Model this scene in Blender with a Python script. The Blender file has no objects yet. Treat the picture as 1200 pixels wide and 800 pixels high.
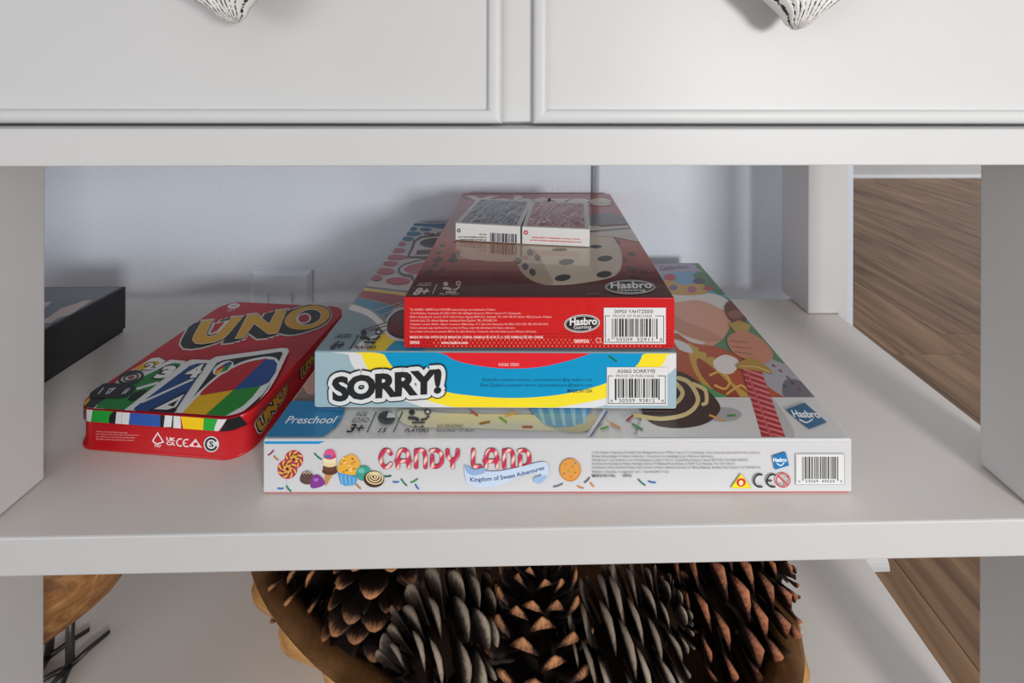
import bpy, bmesh, math, random
from mathutils import Vector, Matrix
from mathutils.geometry import tessellate_polygon
random.seed(7)
COL = bpy.context.scene.collection
SC = bpy.context.scene
CM = 0.01

# ------------------------------------------------------------------ camera
FPX, PX, PY = 502.0, 625.0, 82.0          # focal length and principal point in 1200x800 pixels
YAW, ROLL, HC = math.radians(1.14), 0.0029, 67.0   # camera height in cm
FWD = Vector((math.sin(YAW), math.cos(YAW), 0))
R0 = Vector((math.cos(YAW), -math.sin(YAW), 0)); U0 = Vector((0, 0, 1))
RGT = R0*math.cos(ROLL) + U0*math.sin(ROLL)
UPV = U0*math.cos(ROLL) - R0*math.sin(ROLL)
CAM = Vector((0, 0, HC))
cd = bpy.data.cameras.new('camera'); cam = bpy.data.objects.new('camera', cd); COL.objects.link(cam)
cd.sensor_width = 36; cd.sensor_fit = 'HORIZONTAL'; cd.lens = 36*FPX/1200
cd.shift_x = (600-PX)/1200; cd.shift_y = -(400-PY)/1200
cd.clip_start = 0.01
m = Matrix.Identity(4)
for i in range(3):
    m[i][0] = RGT[i]; m[i][1] = UPV[i]; m[i][2] = -FWD[i]; m[i][3] = CAM[i]*CM
cam.matrix_world = m
SC.camera = cam

# ------------------------------------------------------------------ world, lights, exposure
SC.view_settings.view_transform = 'Standard'; SC.view_settings.look = 'None'
SC.view_settings.gamma = 1.0; SC.view_settings.use_curve_mapping = False
SC.view_settings.exposure = -0.15
w = bpy.data.worlds.new('room_light'); SC.world = w; w.use_nodes = True
bg = w.node_tree.nodes['Background']; bg.inputs[0].default_value = (0.93, 0.96, 1.0, 1); bg.inputs[1].default_value = 0.63

def area(name, loc, target, sx, sy, power, color):
    l = bpy.data.lights.new(name, 'AREA'); l.shape = 'RECTANGLE'; l.size = sx; l.size_y = sy
    l.energy = power; l.color = color
    o = bpy.data.objects.new(name, l); COL.objects.link(o)
    o.location = loc
    o.rotation_euler = (Vector(target)-Vector(loc)).to_track_quat('-Z', 'Y').to_euler()
    return o
area('flash_softbox', (0.525, -0.55, 0.655), (0.0, 0.45, 0.42), 0.18, 0.18, 7.0, (1.0, 0.985, 0.965))
area('left_fill_light', (-1.7, -1.3, 0.62), (0.0, 0.45, 0.40), 1.3, 1.1, 13, (0.95, 0.975, 1.0))  # added fill from the left, brightens the dark leg faces
area('far_room_light', (3.6, 1.6, 1.3), (1.6, 1.6, 0.0), 1.2, 1.6, 16, (0.97, 0.98, 1.0))  # unseen area light aimed at the next room's floor

# ------------------------------------------------------------------ helpers
def ray(x, y): return FWD + RGT*((x-PX)/FPX) - UPV*((y-PY)/FPX)
def on_z(x, y, z):
    d = ray(x, y); return CAM + d*((z-HC)/d.z)
def on_y(x, y, Y):
    d = ray(x, y); return CAM + d*(Y/d.y)

def lin(c):
    if isinstance(c, str):
        c = c.lstrip('#'); c = tuple(int(c[i:i+2], 16) for i in (0, 2, 4))
    return tuple((v/255/12.92 if v/255 <= 0.04045 else ((v/255+0.055)/1.055)**2.4) for v in c[:3]) + (1.0,)

class NT:
    def __init__(s, name, rough=0.5, spec=0.5, base=None):
        s.m = bpy.data.materials.new(name); s.m.use_nodes = True
        s.t = s.m.node_tree; s.p = s.t.nodes['Principled BSDF']
        s.p.inputs['Roughness'].default_value = rough
        s.p.inputs['Specular IOR Level'].default_value = spec
        if base is not None: s.p.inputs['Base Color'].default_value = base
        s.co = s.t.nodes.new('ShaderNodeTexCoord')
    def n(s, typ, **kw):
        nd = s.t.nodes.new(typ)
        for k, v in kw.items():
            if k.startswith('i_'):
                key = k[2:].replace('_', ' ')
                nd.inputs[key].default_value = v
            else: setattr(nd, k, v)
        return nd
    def l(s, a, b): s.t.links.new(a, b)
    def mapped(s, scale, coord='Object', rot=(0, 0, 0)):
        mp = s.n('ShaderNodeMapping'); mp.inputs['Scale'].default_value = scale; mp.inputs['Rotation'].default_value = rot
        s.l(s.co.outputs[coord], mp.inputs['Vector']); return mp.outputs[0]
    def noise(s, vec, scale, detail=4, rough=0.5, dist=0.0):
        nd = s.n('ShaderNodeTexNoise'); nd.inputs['Scale'].default_value = scale; nd.inputs['Detail'].default_value = detail
        nd.inputs['Roughness'].default_value = rough; nd.inputs['Distortion'].default_value = dist
        s.l(vec, nd.inputs['Vector']); return nd.outputs['Fac']
    def ramp(s, fac, stops):
        r = s.n('ShaderNodeValToRGB'); e = r.color_ramp.elements
        while len(e) < len(stops): e.new(0.5)
        for el, (p, c) in zip(e, stops): el.position = p; el.color = c
        s.l(fac, r.inputs[0]); return r.outputs[0]
    def bump(s, h, strength, dist=0.001):
        b = s.n('ShaderNodeBump'); b.inputs['Strength'].default_value = strength; b.inputs['Distance'].default_value = dist
        s.l(h, b.inputs['Height']); s.l(b.outputs[0], s.p.inputs['Normal']); return b

def paint_mat(name, c, rough, bscale=900, bstr=0.06, var=0.03):
    k = NT(name, rough)
    v = k.co.outputs['Object']
    c = Vector(c)
    k.l(k.ramp(k.noise(v, 9, 5), [(0.3, tuple(c*(1-var))+(1,)), (0.7, tuple(c)+(1,))]), k.p.inputs['Base Color'])
    k.bump(k.noise(v, bscale, 2), bstr)
    return k.m

M = {}
M['white_paint'] = paint_mat('white_furniture_paint', (0.60, 0.597, 0.592), 0.48)
M['shelf_paint'] = paint_mat('warm_white_shelf_tone', (0.70, 0.655, 0.615), 0.42, 1200, 0.03)
M['wall_paint'] = paint_mat('blue_grey_wall_paint', (0.735, 0.785, 0.87), 0.7, 380, 0.8)
M['trim_paint'] = paint_mat('white_trim_paint', (0.80, 0.80, 0.80), 0.35)
M['plate_plastic'] = paint_mat('painted_cover_plate', (0.75, 0.80, 0.88), 0.4, 700, 0.1)
M['strip_metal'] = paint_mat('grey_wall_strip', (0.25, 0.27, 0.30), 0.5)
M['strip_light'] = paint_mat('light_grey_wall_strip', (0.42, 0.44, 0.47), 0.5)

def floor_mat():
    k = NT('brown_wood_planks', 0.42, 0.3)
    oi = k.n('ShaderNodeObjectInfo')
    add = k.n('ShaderNodeVectorMath', operation='MULTIPLY_ADD')
    k.l(oi.outputs['Random'], add.inputs[0]); add.inputs[1].default_value = (7.0, 13.0, 3.0)
    mp = k.n('ShaderNodeMapping'); mp.inputs['Scale'].default_value = (11, 1.1, 11)
    k.l(k.co.outputs['Object'], add.inputs[2]); k.l(add.outputs[0], mp.inputs['Vector'])
    f = k.noise(mp.outputs[0], 1.0, 6, 0.55, 2.6)
    c1 = k.ramp(f, [(0.28, lin('#573c26')), (0.5, lin('#86664a')), (0.72, lin('#a28060'))])
    mp2 = k.n('ShaderNodeMapping'); mp2.inputs['Scale'].default_value = (70, 3, 70)
    k.l(add.outputs[0], mp2.inputs['Vector'])
    f2 = k.noise(mp2.outputs[0], 1.0, 4, 0.6)
    mx = k.n('ShaderNodeMix', data_type='RGBA', blend_type='MULTIPLY'); mx.inputs[0].default_value = 0.4
    k.l(c1, mx.inputs[6]); k.l(k.ramp(f2, [(0.3, (0.6, 0.58, 0.55, 1)), (0.6, (1, 1, 1, 1))]), mx.inputs[7])
    hv = k.n('ShaderNodeHueSaturation'); k.l(mx.outputs[2], hv.inputs['Color'])
    mr = k.n('ShaderNodeMapRange'); mr.inputs['To Min'].default_value = 0.86; mr.inputs['To Max'].default_value = 1.12
    k.l(oi.outputs['Random'], mr.inputs[0]); k.l(mr.outputs[0], hv.inputs['Value'])
    k.l(hv.outputs[0], k.p.inputs['Base Color']); k.bump(f2, 0.1)
    return k.m
M['floor'] = floor_mat()
M['subfloor'] = paint_mat('dark_floor_joint', (0.08, 0.06, 0.045), 0.8)

def wood_mat(name, dark, mid, light, scale, rough=0.5, ring=(1, 1, 5)):
    k = NT(name, rough)
    v = k.mapped(ring)
    f = k.noise(v, scale, 6, 0.6, 1.2)
    g = k.noise(k.mapped((ring[0]*9, ring[1], ring[2]*9)), scale*1.5, 4, 0.6)
    mx = k.n('ShaderNodeMix', data_type='RGBA', blend_type='MULTIPLY'); mx.inputs[0].default_value = 0.5
    k.l(k.ramp(f, [(0.3, lin(dark)), (0.5, lin(mid)), (0.7, lin(light))]), mx.inputs[6])
    k.l(k.ramp(g, [(0.35, (0.55, 0.45, 0.4, 1)), (0.6, (1, 1, 1, 1))]), mx.inputs[7])
    k.l(mx.outputs[2], k.p.inputs['Base Color']); k.bump(g, 0.3)
    return k.m
M['bowl_wood'] = wood_mat('bowl_brown_wood', '#56391f', '#74502d', '#8c6540', 14, 0.45)
M['bowl_rim'] = wood_mat('bowl_edge_honey_wood', '#a87338', '#c48f4e', '#d6a868', 18, 0.45)
M['figure_wood'] = wood_mat('figure_driftwood', '#6b4426', '#b07a42', '#d3a268', 16, 0.6, (1, 4, 4))
M['black_metal'] = paint_mat('black_metal', (0.03, 0.028, 0.026), 0.35)

def print_mat(name, rough=0.4, coat=0.0, coat_rough=0.1, bump=0.0, coat_ior=1.5, spec=0.3):
    k = NT(name, rough, spec)
    a = k.n('ShaderNodeAttribute', attribute_name='Col'); k.l(a.outputs['Color'], k.p.inputs['Base Color'])
    k.p.inputs['Coat Weight'].default_value = coat; k.p.inputs['Coat Roughness'].default_value = coat_rough
    k.p.inputs['Coat IOR'].default_value = coat_ior
    if bump:
        b = k.bump(k.noise(k.co.outputs['Object'], 40, 3), bump, 0.0015)
        k.l(b.outputs[0], k.p.inputs['Coat Normal'])
    return k.m
M['print'] = print_mat('printed_card', 0.42)
M['print_gloss'] = print_mat('printed_glossy_card', 0.4, 0.6, 0.14)
M['print_wrap'] = print_mat('printed_card_in_shrink_wrap', 0.4, 1.0, 0.03, 0.02, 1.6)
M['print_tin'] = print_mat('printed_tin', 0.34, 0.0, 0.12, 0.0, 1.5, 0.22)
M['tin_red'] = NT('red_tin', 0.30, 0.4, lin('#c80f19')).m
M['card_white'] = paint_mat('white_card', (0.68, 0.68, 0.68), 0.45, 1500, 0.02)
M['card_blue'] = paint_mat('grey_blue_card', tuple(lin('#93aab4'))[:3], 0.42, 1500, 0.02)
M['card_red'] = paint_mat('red_card', tuple(lin('#c9161d'))[:3], 0.35, 1500, 0.02)
M['card_black'] = paint_mat('black_card', (0.017, 0.017, 0.02), 0.45, 1500, 0.05)
M['navy'] = paint_mat('navy_card', (0.035, 0.042, 0.058), 0.42, 1500, 0.05)

def link(name, me, mats, parent=None, smooth=False):
    o = bpy.data.objects.new(name, me); COL.objects.link(o)
    for mm in (mats if isinstance(mats, (list, tuple)) else [mats]): me.materials.append(mm)
    if parent is not None: o.parent = parent
    if smooth:
        for p in me.polygons: p.use_smooth = True
    return o

def mesh_from(name, verts, faces, mats, parent=None, smooth=False, midx=None):
    me = bpy.data.meshes.new(name)
    me.from_pydata([tuple(c*CM for c in v) for v in verts], [], faces); me.update()
    if midx:
        for p, i in zip(me.polygons, midx): p.material_index = i
    return link(name, me, mats, parent, smooth)

def box(name, x0, x1, y0, y1, z0, z1, mat, parent=None, bev=0.0, seg=2):
    bm = bmesh.new()
    bmesh.ops.create_cube(bm, size=1.0)
    for v in bm.verts:
        v.co = Vector(((x0+x1)/2 + v.co.x*(x1-x0), (y0+y1)/2 + v.co.y*(y1-y0), (z0+z1)/2 + v.co.z*(z1-z0)))*CM
    if bev: bmesh.ops.bevel(bm, geom=bm.edges[:], offset=bev*CM, segments=seg, profile=0.5, affect='EDGES')
    me = bpy.data.meshes.new(name); bm.to_mesh(me); bm.free()
    o = link(name, me, mat, parent)
    return o

def empty(name, loc, rz=0.0):
    o = bpy.data.objects.new(name, None); COL.objects.link(o); o.empty_display_size = 0.02
    o.location = Vector(loc)*CM; o.rotation_euler = (0, 0, rz)
    return o
def tag(o, label, cat, group=None):
    o['label'] = label; o['category'] = cat
    if group: o['group'] = group
    return o
def struct(o, label=None):
    o['kind'] = 'structure'
    if label: o['label'] = label
    return o

# ------------------------------------------------------------------ the setting
WY, FY = 59.3, 266.0       # near wall face, far wall face
WEND = 46.2                # where the near wall ends
SHZ, BSZ = HC-28.8, HC-53.0  # middle and bottom shelf tops

fl = struct(box('floor', -260, 420, -190, FY+20, -3, -1.0, M['subfloor']), 'brown wood plank floor')
random.seed(3)
pl_me = {}
nx = 0
x = -252.0
while x < 414:
    y = -185.0 - random.uniform(0, 110)
    while y < FY+12:
        L = 122.0
        y0, y1 = max(y, -186), min(y+L, FY+15)
        if y1-y0 > 4:
            key = round(y1-y0, 1)
            o = box('plank', -9.15, 9.15, -(y1-y0)/2, (y1-y0)/2, -0.99, 0.0, M['floor'], fl, 0.06, 1) if key not in pl_me else None
            if o is None:
                o = bpy.data.objects.new('plank', pl_me[key]); COL.objects.link(o); o.parent = fl
            else: pl_me[key] = o.data
            o.location = Vector((x, (y0+y1)/2, 0))*CM
        y += L+0.05
    x += 18.36
wl = struct(box('wall_back', -260, WEND, WY, WY+12, 0, 250, M['wall_paint']), 'pale blue grey painted wall behind the console')
struct(box('wall_far', WEND+0, 420, FY, FY+10, 0, 250, M['wall_paint']), 'pale wall at the far end of the next room')
bb = struct(box('baseboard_back', -260, WEND+1.3, WY-1.3, WY-0.02, 0, 9, M['trim_paint'], None, 0.2), 'white baseboard on the wall behind the console')
box('baseboard_return', WEND+0.02, WEND+1.3, WY-1.3, WY+13.3, 0, 9, M['trim_paint'], bb, 0.2)
def shoe(name, x0, x1, y0, y1, parent):      # quarter-round shoe moulding running along x
    prof = [(0, 0)] + [(-1.6*math.cos(a), 1.9*math.sin(a)) for a in [i*math.pi/2/6 for i in range(7)]]
    V = []; n = len(prof)
    for xx in (x0, x1): V += [(xx, y1 + p[0], p[1]) for p in prof]
    F = [(i, (i+1) % n, n+(i+1) % n, n+i) for i in range(n)] + [tuple(range(n))[::-1], tuple(range(n, 2*n))]
    return mesh_from(name, V, F, M['trim_paint'], parent)
shoe('shoe_moulding', -260, WEND+2.9, 0, WY-1.3, bb)
box('shoe_return', WEND+1.3, WEND+2.9, WY-1.3, WY+14, 0, 1.9, M['trim_paint'], bb, 0.3)
struct(box('baseboard_far', WEND, 420, FY-1.5, FY-0.02, 0, 13, M['trim_paint'], None, 0.25), 'white baseboard across the far room')
shoe('shoe_moulding', WEND, 420, 0, FY-1.5, bpy.data.objects['baseboard_far'])

# cover plate on the wall
p0 = on_y(296, 316, WY); p1 = on_y(366.5, 316, WY)
pw = p1.x-p0.x
pt = empty('outlet_cover', ((p0.x+p1.x)/2, WY, p0.z-11.6), 0)
tag(pt, 'painted rectangular outlet cover plate on the wall behind the red card-game tin', 'outlet')
V = []; hw, hh, b = pw/2, 11.6, 0.55
V = [(-hw, 0, 0), (hw, 0, 0), (hw, 0, hh), (-hw, 0, hh), (-hw, -.25, 0), (hw, -.25, 0), (hw, -.25, hh), (-hw, -.25, hh),
     (-hw+b, -.55, b), (hw-b, -.55, b), (hw-b, -.55, hh-b), (-hw+b, -.55, hh-b)]
F = [(0, 1, 5, 4), (1, 2, 6, 5), (2, 3, 7, 6), (3, 0, 4, 7), (4, 5, 9, 8), (5, 6, 10, 9), (6, 7, 11, 10), (7, 4, 8, 11), (8, 9, 10, 11), (3, 2, 1, 0)]
mesh_from('plate', V, F, M['plate_plastic'], pt)
for zz in (2.3, 6.2):
    box('socket', -1.6, 1.6, -.68, -.5, zz, zz+2.7, M['plate_plastic'], pt, 0.3)
# thin strip running down the wall
st = empty('wall_strip', (on_y(697.7, 210, WY).x, WY, 9.0)); tag(st, 'narrow dark grey strip running down the wall behind the red dice-game box', 'cable cover')
box('channel', -0.48, 0.04, -0.5, -0.01, 0, 90, M['strip_metal'], st, 0.06)
box('channel_edge', 0.04, 0.48, -0.35, -0.01, 0, 90, M['strip_light'], st, 0.06)

# ------------------------------------------------------------------ console table
XR, XL, YF, YB = 37.2, -112.0, 26.9, 53.5
con = empty('console_table', ((XR+XL)/2, (YF+YB)/2, 0))
tag(con, 'white painted console table with two open shelves under a row of drawers', 'console table')
CO = Vector(((XR+XL)/2, (YF+YB)/2, 0))
def cbox(name, x0, x1, y0, y1, z0, z1, mat=None, bev=0.12, parent=None):
    return box(name, x0-CO.x, x1-CO.x, y0-CO.y, y1-CO.y, z0, z1, mat or M['white_paint'], parent or con, bev)
sh1 = cbox('middle_shelf', XL, XR, YF, YB, SHZ-2.38, SHZ, M['shelf_paint'], 0.1)
sh2 = cbox('bottom_shelf', XL, XR, YF, YB, BSZ-2.38, BSZ, M['shelf_paint'], 0.1)
for s_ in (sh1, sh2):            # front edge coloured darker than the top to even out how light falls
    s_.data.materials.append(M['white_paint'])
    for pg in s_.data.polygons:
        if pg.normal.y < -0.35: pg.material_index = 1
ZB0, ZB1 = HC-6.03, HC-3.70
cbox('rail_board', XL-1, XR+1.2, YF, YB+1.8, ZB0, ZB1, None, 0.09)
for (x0, x1, y0, y1) in ((33.4, 37.0, YF+.12, 30.75), (33.6, 38.3, 50.0, 55.3), (-37.4, -33.6, YF+.12, 30.75), (XL-.3, XL+3.4, YF+.12, 30.75), (XL-1.1, XL+3.9, 50.0, 55.3)):
    for z0, z1 in ((0, BSZ-2.38), (BSZ+0.05, SHZ-2.40), (SHZ+0.08, ZB0-0.01)):
        cbox('leg', x0, x1, y0, y1, z0, z1, None, 0.12)
    if x1 > XR or x0 < XL:     # legs stand proud of the shelf ends
        xa, xb = (XR+0.02, x1) if x1 > XR else (x0, XL-0.02)
        cbox('leg_side', xa, xb, y0+.02, y1-.02, 0.3, ZB0-.3, None, 0.1)
DY = 28.4                       # drawer front plane
ZD0, ZD1 = HC-3.50, HC+13.5
cbox('carcass', XL+.5, XR+.4, DY+1.0, YB+1.5, ZB1+.02, ZD1+1.5, None, 0.1)
cbox('table_top', XL-3, XR+3.2, YF-2.2, YB+3.0, ZD1+1.5, ZD1+4.2, None, 0.4)
pxl = on_y(588.5, 140, DY).x; pxr = on_y(624.5, 140, DY).x
cbox('stile', pxl-.35, pxr+.03, DY+0.12, DY+1.2, ZD0+.05, ZD1+1.4, None, 0.05)
cbox('stile', XR-.2, XR+.4, DY+0.12, DY+1.2, ZD0+.05, ZD1+1.4, None, 0.05)
cbox('stile', XL+.5, XL+1.2, DY+0.12, DY+1.2, ZD0+.05, ZD1+1.4, None, 0.05)

def bead_frame(x0, x1, z0, z1, wdt, rise, parent):
    """Mitred half-round moulding round a drawer front: four lengths, each a mesh of its own."""
    n = 7
    prof = [(0, 0.0)] + [(wdt*(0.5-0.5*math.cos(math.pi*i/n)), rise*(0.25+0.75*math.sin(math.pi*i/n)**0.8)) for i in range(n+1)] + [(wdt, -0.35)]
    for side in range(4):
        V = []
        for end in (0, 1):
            for s, h in prof:
                if side == 0: p = ((x0+s) if end == 0 else (x1-s), z0+s)
                elif side == 1: p = (x1-s, (z0+s) if end == 0 else (z1-s))
                elif side == 2: p = ((x1-s) if end == 0 else (x0+s), z1-s)
                else: p = (x0+s, (z1-s) if end == 0 else (z0+s))
                V.append((p[0]-CO.x, DY-h-CO.y, p[1]))
        k = len(prof)
        F = [(i, k+i, k+i+1, i+1) for i in range(k-1)]
        o = mesh_from('moulding', V, F, M['white_paint'], parent, True)

def drawer(x0, x1):
    d = cbox('drawer', x0+0.1, x1-0.1, DY+0.02, DY+1.1, ZD0+.02, ZD1, None, 0.04)
    bead_frame(x0, x1, ZD0-.04, ZD1, 0.92, 0.42, d)
    return d
wdr = 37.6
drw_r = drawer(pxr, XR-.3); drw_l = drawer(pxl-wdr, pxl); drawer(pxl-2*wdr-2.1, pxl-wdr-2.1)
cbox('stile', pxl-wdr-2.1-.03, pxl-wdr+.03, DY+0.12, DY+1.2, ZD0+.05, ZD1+1.4, None, 0.05)

def knob_mat():
    k = NT('distressed_white_knob', 0.6)
    a = k.n('ShaderNodeAttribute', attribute_name='Col')
    f = k.noise(k.co.outputs['Object'], 420, 3, 0.6)
    mul = k.n('ShaderNodeMath', operation='MULTIPLY'); k.l(f, mul.inputs[0]); k.l(a.outputs['Fac'], mul.inputs[1])
    k.l(k.ramp(mul.outputs[0], [(0.40, (0.78, 0.77, 0.75, 1)), (0.47, (0.02, 0.02, 0.02, 1))]), k.p.inputs['Base Color'])
    return k.m
M['knob'] = knob_mat()
def knob(tip, tilt, scale, parent):
    """Ribbed shell-shaped pull: ribs fan upward from its lower tip."""
    nu, nv, ribs = 91, 22, 10
    V = []; C = []; F = []
    half = math.radians(52)
    for j in range(nv):
        s = j/(nv-1)
        for i in range(nu):
            q = -1+2*i/(nu-1); a = q*half
            rr = (0.02 + 4.85*s)*(1-0.06*q*q)
            g = 0.5+0.5*math.cos(q*ribs*math.pi)
            edge = max(0.0, 1-abs(q)**3.0)
            dome = 1.75*math.sin(math.pi*s*0.92)**0.6*edge**0.55
            hgt = dome + 0.10*g*(0.3+s)
            xx = rr*math.sin(a)*(1+1.2*math.exp(-(s/.15)**2)); zz = rr*math.cos(a)-0.25
            c, sn = math.cos(tilt), math.sin(tilt)
            V.append(((xx*c+zz*sn)*scale, -hgt*scale, (-xx*sn+zz*c)*scale)); C.append(1-g)
    for j in range(nv-1):
        for i in range(nu-1):
            F.append((j*nu+i, j*nu+i+1, (j+1)*nu+i+1, (j+1)*nu+i))
    zc = 3.0*scale; n0 = len(V); ns = len(F)
    for yy, rad in ((-0.3, 0.7), (0.9, 0.6), (DY+.02-tip[1], 0.85)):
        V += [(rad*math.cos(t*math.tau/16)+zc*math.sin(tilt), yy, zc*math.cos(tilt)+rad*math.sin(t*math.tau/16)) for t in range(16)]
    for r in range(2):
        for t in range(16): F.append((n0+r*16+t, n0+r*16+(t+1) % 16, n0+r*16+16+(t+1) % 16, n0+r*16+16+t))
    C += [0.0]*(len(V)-n0)
    me = bpy.data.meshes.new('knob'); me.from_pydata([tuple((v[i]+tip[i]-CO[i])*CM for i in range(3)) for v in V], [], F); me.update()
    ca = me.color_attributes.new('Col', 'FLOAT_COLOR', 'POINT')
    for i, c in enumerate(C): ca.data[i].color = (c, c, c, 1)
    o = link('knob', me, M['knob'], parent, True); o['label'] = 'ribbed distressed white knob'
    mod = o.modifiers.new('thick', 'SOLIDIFY'); mod.thickness = 0.0025; mod.offset = -1
    return o
kt = on_y(277, 23.5, 26.3); knob((kt.x, kt.y, kt.z), -0.16, 0.92, drw_l)
kt = on_y(932, 31, 26.3); knob((kt.x, kt.y, kt.z), 0.06, 1.0, drw_r)
# ------------------------------------------------------------------ printed faces
_TXT = {}
def text_mesh(s, shear=0.0, res=3, spacing=1.0, bold=0.0):
    key = (s, shear, res, spacing, bold)
    if key in _TXT: return _TXT[key]
    out = []
    for off in ((0.0,) if not bold else (0.0, bold)):
        cu = bpy.data.curves.new('t', 'FONT'); cu.body = s; cu.shear = shear; cu.resolution_u = res
        cu.space_character = spacing; cu.offset = off; cu.dimensions = '2D'; cu.fill_mode = 'BOTH'
        ob = bpy.data.objects.new('t', cu)
        me = bpy.data.meshes.new_from_object(ob)
        vs = [(v.co.x, v.co.y) for v in me.vertices]; fs = [tuple(p.vertices) for p in me.polygons]
        cnt = {}
        for f in fs:
            for i in range(len(f)):
                e = tuple(sorted((f[i], f[(i+1) % len(f)]))); cnt[e] = cnt.get(e, 0)+1
        be = [e for e, c in cnt.items() if c == 1]
        out.append((vs, fs, be))
        bpy.data.objects.remove(ob); bpy.data.curves.remove(cu); bpy.data.meshes.remove(me)
    vs = out[0][0]
    bb = (min(v[0] for v in vs), min(v[1] for v in vs), max(v[0] for v in vs), max(v[1] for v in vs))
    r = (out[-1][0], out[-1][1], out[-1][2], bb); _TXT[key] = r
    return r

def sh_clip(poly, clip):
    def inside(p, a, b): return (b[0]-a[0])*(p[1]-a[1]) - (b[1]-a[1])*(p[0]-a[0]) >= -1e-9
    def inter(p, q, a, b):
        d1 = (q[0]-p[0], q[1]-p[1]); d2 = (b[0]-a[0], b[1]-a[1])
        den = d1[0]*d2[1]-d1[1]*d2[0]
        if abs(den) < 1e-12: return q
        t = ((a[0]-p[0])*d2[1]-(a[1]-p[1])*d2[0])/den
        return (p[0]+t*d1[0], p[1]+t*d1[1])
    out = list(poly)
    for i in range(len(clip)):
        a, b = clip[i], clip[(i+1) % len(clip)]
        inp, out = out, []
        if not inp: break
        s = inp[-1]
        for e in inp:
            if inside(e, a, b):
                if not inside(s, a, b): out.append(inter(s, e, a, b))
                out.append(e)
            elif inside(s, a, b): out.append(inter(s, e, a, b))
            s = e
    return out

def ell(cx, cy, rx, ry, rot=0.0, n=28, a0=0.0, a1=360.0):
    c, s = math.cos(math.radians(rot)), math.sin(math.radians(rot))
    P = []
    full = abs(a1-a0) >= 359.9
    for i in range(n if full else n+1):
        a = math.radians(a0+(a1-a0)*i/n)
        u, v = rx*math.cos(a), ry*math.sin(a); P.append((cx+u*c-v*s, cy+u*s+v*c))
    return P
def smooth_pts(P, closed=True, k=5):
    out = []; n = len(P)
    for i in range(n if closed else n-1):
        p0, p1, p2, p3 = (P[(i-1) % n], P[i], P[(i+1) % n], P[(i+2) % n]) if closed else (P[max(i-1, 0)], P[i], P[i+1], P[min(i+2, n-1)])
        for j in range(k):
            t = j/k
            out.append(tuple(0.5*((2*p1[d]) + (-p0[d]+p2[d])*t + (2*p0[d]-5*p1[d]+4*p2[d]-p3[d])*t*t + (-p0[d]+3*p1[d]-3*p2[d]+p3[d])*t**3) for d in (0, 1)))
    if not closed: out.append(P[-1])
    return out

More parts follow.
